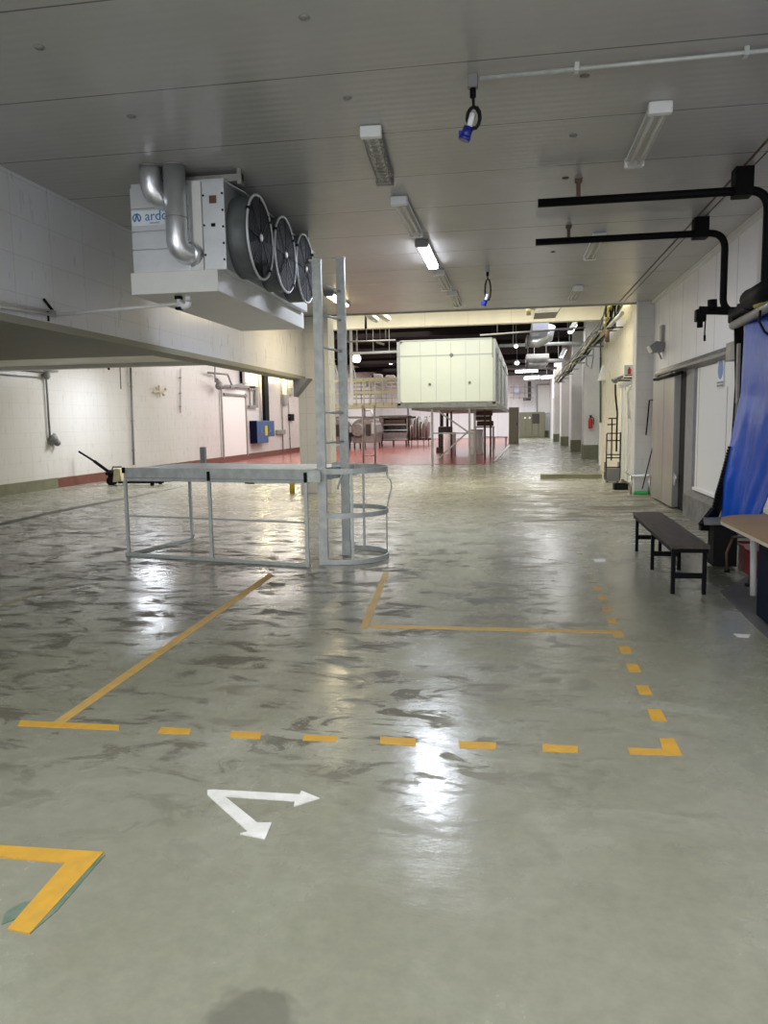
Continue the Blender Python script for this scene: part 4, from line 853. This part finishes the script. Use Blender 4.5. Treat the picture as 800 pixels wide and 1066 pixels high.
# lit lamps in the wing
t = thing('wing_lamp', (-10.1,20.2,3.38), 'lit lamp hidden behind the bulkhead, glowing on the left wall', 'lamp')
link('housing', MB().box((-10.2,19.4,3.42),(-10.0,21.0,3.48),0.01), 'white', t); link('tube', MB().cyl((-10.1,19.45,3.40),(-10.1,20.95,3.40),0.02,8), 'lamp_on', t)
link('chain', MB().cyl((-10.1,19.7,3.48),(-10.1,19.7,5.3),0.01,6), 'rail', t); link('chain', MB().cyl((-10.1,20.7,3.48),(-10.1,20.7,5.3),0.01,6), 'rail', t)
for (x, y, lab, L_) in ((265,384.5,'lit warm lamp peeking below bulkhead above the blue cabinet',2.2),(297,390.5,'lit warm lamp peeking below bulkhead near tiled pillar',3.2)):
    p = wp(x, y, 0.25)
    t = thing('wall_lamp', tuple(p), lab, 'lamp', 'lit lamps on the left wall')
    link('tube', MB().cyl(p-Vector((0,L_/2,0)), p+Vector((0,L_/2,0)), 0.07, 10), 'lamp_warm', t)
    link('reflector', MB().box(p+Vector((-0.25,-L_/2,0.07)), p+Vector((0.15,L_/2,0.12))), 'white', t)
    pt = bpy.data.lights.new('wall_lamp_glow','POINT'); pt.energy=55; pt.color=(1,0.86,0.45); pt.shadow_soft_size=0.15
    po = bpy.data.objects.new('wall_lamp_glow', pt); COL.objects.link(po); po.location = p+Vector((0.15,0,-0.2))

# ------------------------------------------------------------------ HALL: COLD ROOM ON STILTS
BY = 28.4
rot = Matrix.Translation((-0.55,BY,0)) @ Matrix.Rotation(R(-1.2), 4, 'Z') @ Matrix.Translation((0.55,-BY,0))
c0 = at(416,423,BY); c1_ = at(516,351,BY); X0, X1, Z0, Z1 = at(414,400,BY).x, -0.56, 2.10, at(465,353,BY).z
cr = thing('cold_room_box', (-2.3,BY,0), 'large pale insulated box room raised on steel stilts', 'cold room')
link('body', MB().box((X0,BY,Z0+0.1),(X1,BY+17,Z1),0.03,mtx=rot), 'box_frame', cr)
link('front_panel', MB().prism([(X0+0.12,BY-0.03,Z0+0.25),(X0+0.12,BY-0.03,Z1-0.16),(X0+0.24,BY-0.03,Z1-0.06),(X1-0.10,BY-0.03,Z1-0.06),(X1-0.10,BY-0.03,Z0+0.2),(X0+0.2,BY-0.03,Z0+0.2)], (0,0.04,0)), 'pale_box', cr, 'pale cream-green front panels')
s_ = MB()
for k in (0.24,0.40,0.55,0.70,0.84): s_.box((X0+(X1-X0)*k,BY-0.036,Z0+0.25),(X0+(X1-X0)*k+0.012,BY-0.03,Z1-0.1))
s_.box((X0+0.1,BY-0.045,Z1-0.60),(X1-0.05,BY-0.03,Z1-0.55))
link('panel_joint', s_, 'box_frame', cr)
link('bolt', MB().cyl((X0+1.2,BY-0.07,Z0+0.85),(X0+1.2,BY-0.03,Z0+0.85),0.05,10).cyl((X0+2.65,BY-0.07,Z0+0.88),(X0+2.65,BY-0.03,Z0+0.88),0.05,10).cyl((X0+2.0,BY-0.07,Z1-0.58),(X0+2.0,BY-0.03,Z1-0.58),0.07,10), 'grey_box', cr)
link('frame_post', MB().box((X0,BY-0.05,Z0+0.1),(X0+0.12,BY,Z1)).box((X1-0.1,BY-0.05,Z0+0.1),(X1,BY,Z1)).box((X0,BY-0.05,Z1-0.05),(X1,BY,Z1)), 'box_frame', cr)
link('base_beam', MB().box((X0-0.02,BY-0.05,Z0),(X1+0.05,BY+0.1,Z0+0.18)).box((X0+0.5,BY,Z0-0.08),(X1+0.1,BY+16,Z0+0.1),mtx=rot), 'rail', cr)
link('side_rail', MB().box((X1-0.02,BY+0.3,Z1-0.5),(X1+0.05,BY+16,Z1-0.35),mtx=rot).box((X1-0.02,BY+1,Z0+0.2),(X1+0.08,BY+1.4,Z1-0.3),mtx=rot).box((X1-0.02,BY+5,Z0+0.2),(X1+0.08,BY+5.4,Z1-0.3),mtx=rot).box((X1-0.02,BY+10,Z0+0.2),(X1+0.08,BY+10.4,Z1-0.3),mtx=rot), 'galv', cr)
link('bracing', MB().bar(at(452,425,BY+0.1),at(488,450,BY+0.1),0.05,0.06).bar(at(488,449,BY+0.15),at(456,478,BY+0.15),0.05,0.06).bar(at(450,451,BY+0.1),at(494,451,BY+0.1),0.04,0.05), 'rail', cr)
for (x, Y) in ((450,BY+0.05),(489,BY+0.05),(494.5,BY+0.3),(505,BY+4),(511,BY+6),(470,BY+6)):
    t = at(x,424,Y); link('stilt', MB().box((t.x-0.04,Y-0.04,0.0),(t.x+0.04,Y+0.04,Z0)), 'rail' if Y < BY+1 else 'brown', cr)
link('step', MB().bar(at(489,467,BY),at(494.5,467,BY),0.03,0.03).bar(at(489,479,BY),at(494.5,479,BY),0.03,0.03).bar(at(489,482,BY),at(494.5,482,BY),0.03,0.03), 'rail', cr)

for (x, yt, yb, Yd, r_, lab) in ((468.5,450,473,37.3,0.31,'white cylindrical drum under box room, left one'),(496.5,447,473,37.1,0.33,'white cylindrical drum under box room, right one')):
    b0 = fl(x,yb); top = at(x,yt,b0.y).z
    t = thing('drum', (b0.x,b0.y,0), lab, 'drum', 'white drums under the box room')
    link('body', MB().lathe([(r_*0.95,0.0),(r_,0.03),(r_,top-0.05),(r_*0.96,top)], (b0.x,b0.y,0)), 'drum', t)
    link('rim', MB().lathe([(r_*1.02,top-0.06),(r_*1.03,top-0.03),(r_*1.0,top-0.0)], (b0.x,b0.y,0)), 'steel', t)
for k, (x0,x1,y0,y1) in enumerate(((496,513,428,433),(495,512,433,438),(497,514,438,443.5))):
    p0 = at(x0,y1,36); p1 = at(x1,y0,36); t = thing('crate', (p0.x,36,p0.z), ('top','middle','lowest')[k]+' of the brown crates stacked under the box room', 'crate', 'brown crates under the box room')
    link('body', MB().box((p0.x,35.6,p0.z),(p1.x,36.4,p1.z-0.03),0.01), 'brown', t); link('lid', MB().box((p0.x+0.02,35.58,p1.z-0.03),(p1.x-0.02,36.42,p1.z)), 'machine_dark', t)
p0 = at(494,444,36); p1 = at(515,443,36); cs = thing('crate_stand', (p0.x,36,0), 'dark steel stand carrying the brown crates', 'stand')
link('top', MB().box((p0.x,35.5,p0.z-0.06),(p1.x,36.5,p0.z)), 'rail', cs)
for x in (p0.x+0.05, p1.x-0.05):
    for y in (35.55,36.45): link('leg', MB().box((x-0.03,y-0.03,0.01),(x+0.03,y+0.03,p0.z-0.06)), 'rail', cs)
mo = thing('pump_unit', (at(463,450,38).x,38,0), 'dark pump unit behind left white drum', 'pump')
q0 = at(457,452,39); q1 = at(471,444,39)
link('body', MB().box((q0.x,38.7,0.3),(q1.x,39.3,q1.z),0.04), 'machine_dark', mo)
link('base', MB().box((q0.x-0.1,38.6,0.0),(q1.x+0.1,39.4,0.3)), 'machine_dark', mo)
link('riser', MB().cyl(at(460,444,39),at(460,427,39),0.09,10).cyl(at(466,444,39),at(466,430,39),0.06,10), 'machine_dark', mo)

# ---- gantry with ladder left of the box
GY = 30.1
ga = thing('gantry', (-5.9,GY,0), 'pale yellow walkway gantry with railings and thin ladder', 'gantry')
gx0, gx1 = at(338,420,GY).x, at(416,420,GY).x; zf = at(380,422,GY).z; zr = at(380,394.5,GY).z
link('walkway', MB().box((gx0,GY,zf-0.10),(gx1,GY+1.2,zf+0.08)), 'pale_yellow', ga)
link('handrail', MB().bar((gx0,GY,zr),(gx1,GY,zr),0.05,0.06).bar((gx0,GY+1.2,zr),(gx1,GY+1.2,zr),0.05,0.06), 'pale_yellow', ga)
link('mid_rail', MB().bar((gx0,GY,(zr+zf)/2),(gx1,GY,(zr+zf)/2),0.03,0.04).bar((gx0,GY+1.2,(zr+zf)/2),(gx1,GY+1.2,(zr+zf)/2),0.03,0.04), 'pale_yellow', ga)
for x in (345,356,371,379,385,391,399,408): link('baluster', MB().cyl((at(x,410,GY).x,GY,zf),(at(x,410,GY).x,GY,zr),0.022,6), 'pale_yellow', ga)
for (x, yt) in ((347.5,345),(366.5,327)): link('tall_post', MB().box((at(x,400,GY).x-0.05,GY-0.05,zf),(at(x,400,GY).x+0.05,GY+0.05,at(x,yt,GY).z)), 'cream', ga)
link('tie', MB().bar(at(366,372,GY),at(371,395,GY),0.03,0.03).bar(at(347,372,GY),at(353,395,GY),0.03,0.03), 'cream', ga)
xl0, xl1 = -5.79, -5.31
for x in (xl0, xl1): link('ladder_stile', MB().cyl((x,GY-0.06,0.01),(x,GY-0.06,zf),0.035,8), 'rail', ga)
lr = MB()
for i in range(2): lr.cyl((xl0,GY-0.06,0.3+i*1.45),(xl1,GY-0.06,0.3+i*1.45),0.02,6)
link('ladder_rung', lr, 'rail', ga)
for x in (gx0+0.1,): link('leg', MB().box((x-0.04,GY+1.1,0.01),(x+0.04,GY+1.2,zf-0.1)), 'rail', ga)
link('under_pipe', MB().cyl((gx0,GY+0.3,zf-0.45),(gx1+0.6,GY+0.3,zf-0.50),0.04,8), 'rail', ga)

# ---- machines
def machine_round(x0, x1, Y, label):
    a = at(x0,450,Y).x; b = at(x1,450,Y).x; t = thing('round_machine', ((a+b)/2,Y,0), label, 'machine')
    w_ = b-a; cx = (a+b)/2
    prof = []
    n_ = 14
    poly = [(a+w_*0.10,Y,0.35),(a+w_*0.04,Y,1.0)] + [(cx-w_*0.42*math.cos(math.pi*i/n_),Y,1.35+0.50*math.sin(math.pi*i/n_)) for i in range(n_+1)] + [(b-w_*0.04,Y,1.0),(b-w_*0.10,Y,0.35)]
    link('body', MB().prism(poly, (0,2.2,0)), 'machine', t)
    link('drum', MB().lathe([(0.42,0),(0.42,0.2),(0.36,0.22)], (cx-w_*0.2,Y-0.0,1.15), (0,-1,0), 24), 'machine', t)
    link('hatch', MB().box((cx+w_*0.08,Y-0.06,0.8),(cx+w_*0.24,Y,1.5),0.02).box((a+w_*0.03,Y-0.08,0.75),(a+w_*0.13,Y,1.35),0.02), 'machine_dark', t)
    link('panel', MB().box((cx+w_*0.27,Y-0.08,0.9),(cx+w_*0.40,Y,1.6),0.02).box((cx-w_*0.48,Y-0.3,1.0),(cx-w_*0.40,Y-0.1,1.35),0.02), 'steel', t)
    for x in (a+w_*0.15, b-w_*0.15):
        for y in (Y+0.2, Y+2.0): link('leg', MB().cyl((x,y,0.01),(x,y,0.4),0.05,8), 'machine_dark', t)
    link('pipework', MB().tube([(cx,Y+0.5,1.8),(cx,Y+0.5,2.3),(cx+0.4,Y+0.5,2.35),(cx+0.6,Y+0.5,1.7)],0.05,8), 'steel', t)
    return t
machine_round(334,361,45.5,'left steel machine seen between the ladder posts')
machine_round(364,394,46.5,'rounded steel machine behind the gantry ladder')
MY = 51.5
a = at(395,450,MY).x; b = at(425,450,MY).x
mc = thing('oven_machine', ((a+b)/2,MY,0), 'open-shelved steel oven machine on red floor', 'machine')
link('body', MB().box((a,MY,0.35),(a+0.30,MY+2,2.05),0.03).box((b-0.12,MY,0.35),(b,MY+2,2.05),0.03).box((a,MY,1.88),(b,MY+2,2.05),0.02).box((a,MY,0.35),(b,MY+2,0.90),0.02).box((a,MY+1.7,0.4),(b,MY+2,2.0)), 'machine', mc)
link('shelf', MB().box((a+0.3,MY-0.1,1.40),(b-0.12,MY+1.5,1.46)).box((a+0.25,MY-0.12,1.02),(b-0.05,MY+1.5,1.10)), 'steel', mc)
link('tray', MB().box((a+0.35,MY+0.1,1.5),(b-0.2,MY+1.4,1.75),0.02), 'brown', mc)
link('leg', MB().box((a+0.1,MY+0.1,0.01),(a+0.2,MY+0.2,0.35)).box((b-0.2,MY+0.1,0.01),(b-0.1,MY+0.2,0.35)).box((a+0.9,MY+0.1,0.01),(a+1.0,MY+0.2,0.35)), 'machine_dark', mc)
link('rail', MB().bar((a+0.3,MY-0.08,0.45),(b,MY-0.08,0.45),0.04,0.05), 'steel', mc)
a2 = at(426,450,MY).x; b2_ = at(447,450,MY).x
mp_ = thing('pump_machine', ((a2+b2_)/2,MY,0), 'cluttered upright steel machine with pipes right of oven', 'machine')
link('body', MB().box((a2,MY+0.2,0.5),(a2+0.55,MY+1.6,1.9),0.05).box((a2+0.75,MY+0.2,0.55),(b2_-0.05,MY+1.4,1.6),0.05), 'machine', mp_)
link('base', MB().box((a2,MY+0.1,0.35),(b2_,MY+1.7,0.5)), 'machine_dark', mp_)
pb = MB()
for i in range(7):
    x = a2+0.1+i*(b2_-a2-0.2)/6; pb.tube([(x,MY,0.4),(x,MY,1.3+0.5*abs(math.sin(i*2.3))),(x+0.15,MY+0.1,1.5+0.5*abs(math.sin(i*2.3)))],0.045,8)
link('pipework', pb, 'steel', mp_)
for i, k in enumerate((0.15,0.5,0.85)):
    link('column', MB().cyl((a2+(b2_-a2)*k,MY+0.1,0.5),(a2+(b2_-a2)*k,MY+0.1,1.95),0.10,12), 'machine', mp_)
for k in (0.1,0.4,0.7,0.95): link('leg', MB().cyl((a2+(b2_-a2)*k,MY+0.3,0.01),(a2+(b2_-a2)*k,MY+0.3,0.35),0.03,6), 'machine_dark', mp_)

# elevated rack with pipes and goods behind gantry
rk = thing('pipe_rack', (-7,50,0), 'raised steel pipe rack with many rails behind the gantry', 'rack')
rx0, rx1, RY = at(366,400,50).x, at(418,400,50).x, 50
rr = MB()
for y in (393,398,402,406,410,414): rr.bar(at(366,y+1,50),at(418,y,50),0.06,0.07)
link('rail', rr, 'rail', rk)
for x in (366,376,386,397,402,414): link('post', MB().bar(at(x,391,50),Vector((at(x,391,50).x,50,2.85)),0.06,0.06), 'rail', rk)
for q_ in ((381,402,386,396),(389,400,399,390),(402,397,412,391)): link('bin', MB().box(at(q_[0],q_[1],50.3),at(q_[2],q_[3],51),0.04), 'machine', rk)
link('deck', MB().box((rx0,50,2.77),(rx1,54.1,2.87)), 'rail', rk)
for x in (rx0+0.1, rx1-0.1): link('leg', MB().box((x-0.06,53.9,0.01),(x+0.06,54.02,2.8)), 'rail', rk)
# brown smoke-stained roof beams in the hall
for i, (Y, z) in enumerate(((27,5.45),(34,5.3),(41,5.4),(49,5.3),(58,5.4),(66,5.3))):
    o = struct('trim_%d' % (20+i), MB().box((-12,Y,z),(3.45,Y+0.18,z+0.35)), 'roof_beam')
# horizontal service pipes under the roof
def svc(x0,y0,x1,y1,Y,r_,mt,lab):
    p, q = at(x0,y0,Y), at(x1,y1,Y); o = MB().cyl(p,q,r_,8)
    k = 3
    for i in range(k):
        t = p.lerp(q,(i+0.5)/k); o.cyl(t,Vector((t.x,t.y,5.995)),0.012,5)
    tag(link('service_pipe', o, mt), lab, 'pipe', 'service pipes under the hall roof')
svc(352,356,412,354,26,0.03,'rail','thin dark service pipe left above the pale box')
svc(364,368,414,366,28,0.05,'pipe_white','white service pipe ending at the pale box top left corner')
svc(500,349,610,341,26,0.03,'rail','thin dark service pipe spanning right of the pale box top')
svc(520,360,608,357,33,0.07,'galv','galvanised pipe below bluish duct')
svc(550,376,588,375.3,40,0.09,'pipe_white','white pipe crossing in front of the farther duct')
svc(525,384,580,383.3,50,0.07,'rail','far grey pipe before the bright back lamps')
# hanging rods through header
for (x, yt, yb, lab) in ((381,326,355,'black drop rod with sleeve at left in front of cream band'),(513,321,372,'black drop rod with sleeve before the pale box')):
    t = thing('drop_rod', tuple(at(x,yb,19.5)), lab, 'rod', 'black drop rods')
    Y = 19.5 if x < 400 else 27.6
    if x > 400: t.location = at(x,yb,Y); t['_org'] = tuple(at(x,yb,Y))
    link('rod', MB().cyl(at(x,yb,Y),Vector((at(x,yb,Y).x,Y,5.6 if Y < 22 else 6.0)),0.012,6), 'black', t)
    link('sleeve', MB().cyl(at(x,yt+16,Y),at(x,yt+4,Y),0.03,8), 'black', t)
# unlit lamps in the transverse bay
for (x0,y0,x1,y1,lab) in ((384,327,392,333,'unlit lamp hanging in bay, left of the pair'),(394,325.5,404,332,'unlit lamp hanging in bay, right of the pair')):
    p, q = at(x0,y0,18.2), at(x1,y1,20.4); t = thing('bay_lamp', tuple(p), lab, 'lamp', 'unlit lamps in the bay')
    link('housing', MB().bar(p,q,0.16,0.10), 'white', t); link('tube', MB().cyl(p-Vector((0,0,0.07)),q-Vector((0,0,0.07)),0.02,8), 'tube_off', t)
    link('chain', MB().cyl(p,Vector((p.x,p.y,5.59)),0.01,5).cyl(q,Vector((q.x,q.y,5.59)),0.01,5), 'rail', t)
# duct stub hanging in bay with yellow-ish valve
db2 = thing('hanging_duct', tuple(at(573,326,20)), 'dull grey trapezoid duct hanging under cream band', 'duct')
link('body', MB().prism([at(557,326,20),at(581,324.5,20),at(588,313,20),at(560,313,20)], (0,1.2,0)), 'rail', db2)
link('hanger', MB().cyl(at(562,313,20.5),Vector((at(562,313,20.5).x,20.5,5.6)),0.02,6).cyl(at(584,313,20.5),Vector((at(584,313,20.5).x,20.5,5.6)),0.02,6), 'rail', db2)
yv = thing('cream_valve', tuple(at(551,320,19.6)), 'cream pipe tee left of the hanging duct', 'pipe')
link('pipe', MB().cyl(at(550.5,328,19.6),at(550.5,317,19.6),0.06,10).cyl(at(550.5,317,19.6),Vector((at(550.5,317,19.6).x,19.6,5.6)),0.04,8).cyl(at(549,320.5,19.6),at(557,320,19.6),0.05,10), 'pale_yellow', yv)
link('flange', MB().cyl(at(550.5,318.5,19.6),at(550.5,316.5,19.6),0.09,12).cyl(at(556,320,19.6),at(557.5,320,19.6),0.08,12), 'pale_yellow', yv)
# hall ducts
def hduct(x0,x1,y0,y1,Y,D_,mt,lab,flange='rail'):
    p, q = at(x0,y1,Y), at(x1,y0,Y); t = thing('air_duct', tuple(p), lab, 'duct', 'ducts under the hall roof')
    link('body', MB().box((p.x,Y,p.z),(q.x,Y+D_,q.z),0.03), mt, t)
    link('flange', MB().box((p.x-0.04,Y-0.02,p.z-0.03),(q.x+0.04,Y+0.08,p.z+0.04)), flange, t)
    link('rod', MB().cyl((p.x+0.1,Y+1,q.z),(p.x+0.1,Y+1,5.99),0.015,6), 'rail', t); link('rod', MB().cyl((q.x-0.1,Y+1,q.z),(q.x-0.1,Y+1,5.99),0.015,6), 'rail', t)
    return t
hd1 = hduct(554,572,334,345,27,3.0,'duct_blue','bluish upper air duct section under dark roof')
hd2 = hduct(548,572,368,374,38,2.5,'white','pale lower air duct section farther back')
p = at(563,351,29); link('elbow', MB().tube([p+Vector((0.3,-0.2,0.35)),p+Vector((0.25,0,0.0)),p+Vector((-0.1,0.05,-0.15)),p+Vector((-0.4,0.1,-0.12))],0.22,16), 'duct', hd1, 'rounded silvery elbow')
link('collar', MB().lathe([(0.25,0),(0.25,0.08)], p+Vector((-0.42,0.1,-0.14)), (-1,0.2,0.1), 16), 'rail', hd1)
p = at(557,379,40); link('round_end', MB().tube([p+Vector((-0.4,0,0)),p+Vector((0.4,0,0)),p+Vector((0.5,0.3,0.2))],0.25,16), 'duct', hd2)
link('collar', MB().cyl(p+Vector((-0.45,0,0)),p+Vector((-0.38,0,0)),0.28,16), 'rail', hd2)
# hall lamps
def bay(x, y, Y, r_, lab, e=60):
    p = at(x,y,Y); t = thing('high_bay_lamp', tuple(p), lab, 'lamp', 'round lit lamps under the hall roof')
    link('bulb', MB().sphere(p, r_, (1,1,0.8)), 'lamp_far', t)
    link('reflector', MB().lathe([(r_*1.1,0),(r_*0.6,r_*0.7),(r_*0.25,r_)], p+Vector((0,0,r_*0.5))), 'white', t)
    link('hook', MB().cyl(p+Vector((0,0,r_)),Vector((p.x,p.y,6.0)),0.012,6), 'rail', t)
bay(371.5,374,36,0.20,'bright round lamp left of the pale box, above the gantry')
bay(537.5,360.5,32,0.08,'small round lamp just right of the pale box, upper one')
bay(538.5,378,40,0.11,'small round lamp just right of the pale box, lower one')
bay(407,378,50,0.12,'tiny round lamp beside the pale box left edge')
for (x,y,dx,dy,Y,w_,lab,n) in ((596.5,342,5,-4,26,0.12,'tilted lit lamp under dark roof at upper right',1),(586.5,368,4,-4,35,0.14,'tilted lit lamp under dark roof, second back',1)):
    p, q = at(x-dx/2,y-dy,Y), at(x+dx/2,y+dy,Y+1.4); t = thing('tube_lamp', tuple(p), lab, 'lamp', 'lit tube lamps under the hall roof')
    link('tube', MB().bar(p,q,0.13,0.06), 'lamp_far', t); link('housing', MB().bar(p+Vector((0,0,0.06)),q+Vector((0,0,0.06)),0.16,0.05), 'grey_box', t)
for (x0,x1,y,Y,lab) in ((537,560,386.5,60,'upper left of the three long lamps before back wall'),(546,562,393.5,64,'middle low one of the three long lamps before back wall'),(564,575,393,62,'right one of the three long lamps before back wall')):
    p, q = at(x0,y+0.5,Y), at(x1,y-0.5,Y); t = thing('long_lamp', tuple(p), lab, 'lamp', 'long lamps before the back wall')
    link('tube', MB().bar(p,q,0.15,0.16), 'lamp_far', t); link('housing', MB().bar(p+Vector((0,0,0.13)),q+Vector((0,0,0.13)),0.2,0.08), 'white', t); h_ = p.lerp(q,0.5); link('suspension', MB().cyl(h_,Vector((h_.x,h_.y,6.0)),0.02,6), 'rail', t)
sp = thing('spot_bar', tuple(at(397,357,30)), 'small slanted grey lamp in the dark roof above gantry', 'lamp')
link('body', MB().bar(at(392,356,30),at(400,358.5,30),0.1,0.08), 'rail', sp); link('hook', MB().cyl(at(396,356.5,30),Vector((at(396,356.5,30).x,30,6)),0.012,5), 'rail', sp)

# cable tray and cables on the right
cy = thing('cable_tray', (2.6,24,3.9), 'sagging bundle of cables and pipes running along right wall', 'cables')
link('white_pipe', MB().tube([at(648,326,19.0),at(640,334,20.3),at(632,343,21.6),at(624,351,23.2),at(612,364,27.5),at(598,380,34),at(583,398,44)],0.05,8), 'pipe_white', cy, 'white pipe under the bundle')
cols = ['cable_grey','cable_green','black','cable_grey','pipe_white','cable_green','rail','strap','black','cable_grey']
for i in range(10):
    pts = []
    for k in range(19):
        t = k/18; Y = 18.5+26*t**1.7; X_ = 2.48+0.13*math.sin(i*1.7)+0.05*math.sin(k*1.3+i); Z_ = (4.5-0.5*(Y-18.5)/3.5 if Y < 22 else 4.0-0.3*(Y-22)/22) + (0.13*math.cos(i*2.1)+0.05*math.sin(k*1.9+i*2))
        pts.append((X_,Y,Z_))
    link('cable', MB().tube(pts, 0.018+0.006*(i%3), 6), cols[i], cy)
tr_ = MB()
for k in range(9):
    Y = 18.8+2.9*k; zt_ = 4.25-0.35*(Y-18.5)/3.5 if Y < 22 else 3.82-0.3*(Y-22)/22
    tr_.bar((2.3,Y,zt_),(2.775,Y,zt_),0.04,0.04)
link('tray_bracket', tr_, 'rail', cy)
for (x, lab) in ((631,'first thin dark drop pipe from bay ceiling at right'),(635.5,'second thin dark drop pipe from bay ceiling at right'),(640.5,'third thin dark drop pipe from bay ceiling at right')):
    p = at(x,330,20); tag(link('drop_pipe', MB().cyl(p,Vector((p.x,20,5.6)),0.022,6), 'black'), lab, 'pipe', 'drop pipes by the cable tray')
gp = link('green_conduit', MB().cyl(at(625.5,372,24.8),at(625.5,440,24.8),0.03,8).cyl(at(625.5,372,24.8),at(625.5,352,24.8),0.02,8), 'cable_green'); tag(gp,'dark green conduit on corner of cream tiled wall','conduit')

# ---- far end things
oc = thing('steel_cabinet', tuple(fl(535,462)), 'olive free-standing tall cabinet at right edge of red floor', 'cabinet')
p0, p1 = fl(530,462), fl(540.5,462); Y = p0.y; zt = at(535,424,Y).z
link('body', MB().box((p0.x,Y,0),(p1.x,Y+1.0,zt),0.02), 'cab_olive', oc); link('door', MB().box((p0.x+0.03,Y-0.03,0.1),(p1.x-0.03,Y,zt-0.08),0.01), 'cab_olive', oc)
link('handle', MB().box((p1.x-0.14,Y-0.06,zt*0.5),(p1.x-0.1,Y-0.03,zt*0.5+0.2)), 'black', oc)
BYY = 70.5
p0, p1 = at(541,456,BYY), at(567.5,456,BYY); zt = at(555,429,BYY).z
ol = thing('control_cabinet', (p0.x,BYY,0), 'wide olive control cabinet bank at the back wall', 'cabinet')
link('body', MB().box((p0.x,BYY,0),(p1.x,BYY+1.2,zt),0.03), 'cab_olive', ol)
for k in range(4):
    w_ = (p1.x-p0.x)/4; link('door', MB().box((p0.x+w_*k+0.04,BYY-0.04,0.15),(p0.x+w_*(k+1)-0.04,BYY,zt-0.1),0.01), 'cab_olive', ol)
link('dial', MB().cyl((p0.x+0.5,BYY-0.08,zt-0.5),(p0.x+0.5,BYY-0.04,zt-0.5),0.09,10).cyl((p0.x+0.9,BYY-0.08,zt-0.5),(p0.x+0.9,BYY-0.04,zt-0.5),0.09,10), 'sticker', ol)
link('dark_window', MB().box((p0.x+(p1.x-p0.x)*0.5,BYY-0.07,zt*0.55),(p0.x+(p1.x-p0.x)*0.78,BYY-0.04,zt-0.15)), 'machine_dark', ol)
ch = thing('wall_hoist', tuple(at(550,415,71)), 'dark L-shaped hoist bracket on the back wall', 'hoist')
link('mast', MB().bar(at(551.5,397,71),at(551.5,415,71),0.3,0.2), 'machine_dark', ch); link('arm', MB().bar(at(545,415.5,71),at(553,415.5,71),0.2,0.25), 'machine_dark', ch)
shf = thing('wall_rack', tuple(at(540,412,71)), 'thin tubular rack on the back wall beside the hoist', 'rack')
sb = MB()
for y in (403,409,414): sb.bar(at(531,y,70.9),at(556,y,70.9),0.06,0.06)
for x in (535,541,547): sb.bar(at(x,400,70.9),at(x,416,70.9),0.06,0.06)
link('frame', sb, 'rail', shf); link('panel', MB().box(at(536,410,71.2),at(541,404,71.3)), 'duct_blue', shf)
pd = struct('door_4', MB().box((at(560,420,71.9).x,71.85,2.2),(at(575,420,71.9).x,71.95,5.2)), 'trim')
link('door_frame', MB().bar(at(559.5,431,71.8),at(559.5,400,71.8),0.12,0.1).bar(at(575.5,431,71.8),at(575.5,400,71.8),0.12,0.1).bar(at(559.5,400.5,71.8),at(575.5,400,71.8),0.1,0.12), 'rail', pd)
# fire extinguisher on pier
p = at(615,446,31.7); fe = thing('fire_extinguisher', tuple(p), 'red fire extinguisher on the first corridor pier', 'fire extinguisher')
link('cylinder', MB().lathe([(0.07,0),(0.085,0.03),(0.085,0.32),(0.06,0.40),(0.03,0.42)], p), 'bright_red', fe)
link('valve', MB().cyl(p+Vector((0,0,0.42)),p+Vector((0,0,0.5)),0.03,8).bar(p+Vector((-0.04,0,0.5)),p+Vector((0.06,0,0.52)),0.03,0.03), 'black', fe)
link('hose', MB().tube([p+Vector((0.02,-0.03,0.47)),p+Vector((0.12,-0.03,0.4)),p+Vector((0.11,-0.03,0.15))],0.015,6), 'black', fe)
# corridor doors / openings
d5 = struct('door_5', MB().box((3.40,27.0,0),(3.46,29.0,2.6)), 'jamb'); link('door_frame', MB().box((3.36,26.9,0),(3.46,27.0,2.7)).box((3.36,29.0,0),(3.46,29.1,2.7)).box((3.36,26.9,2.6),(3.46,29.1,2.7)), 'steel', d5)
d6 = struct('door_6', MB().box((3.40,60,0),(3.46,64,3.2)), 'black'); link('door_frame', MB().box((3.36,59.8,0),(3.46,60,3.3)).box((3.36,64,0),(3.46,64.2,3.3)), 'jamb', d6)
wc = thing('wall_cable_loop', tuple(at(615,375,31.5)), 'looped dark cable hanging on first corridor pier', 'cable')
link('cable', MB().tube([at(618,350,31.6),at(618,372,31.6),at(616,384,31.6),at(611,380,31.6),at(611,368,31.6)],0.025,8), 'grey_box', wc)
hd = thing('canopy_hood', (2.72,24.4,2.8), 'small white hood above corridor doorway', 'hood')
link('body', MB().prism([(2.62,24.0,2.78),(2.78,24.0,2.78),(2.78,24.0,3.2),(2.72,24.0,3.2)], (0,0.55,0)), 'white', hd); link('edge', MB().box((2.60,23.98,2.74),(2.78,24.57,2.78)), 'white', hd)
# rail fence at far right of red floor
fn = thing('low_railing', tuple(fl(520,462)), 'low steel railing on the red floor behind crates', 'railing')
link('rail', MB().bar(at(500,455,46),at(529,455,46),0.05,0.06), 'rail', fn)
for x in (503,515,527): t = at(x,455,46); link('post', MB().box((t.x-0.04,45.96,0.01),(t.x+0.04,46.04,t.z)), 'rail', fn)

for o in bpy.data.objects:
    if '_org' in o.keys(): del o['_org']
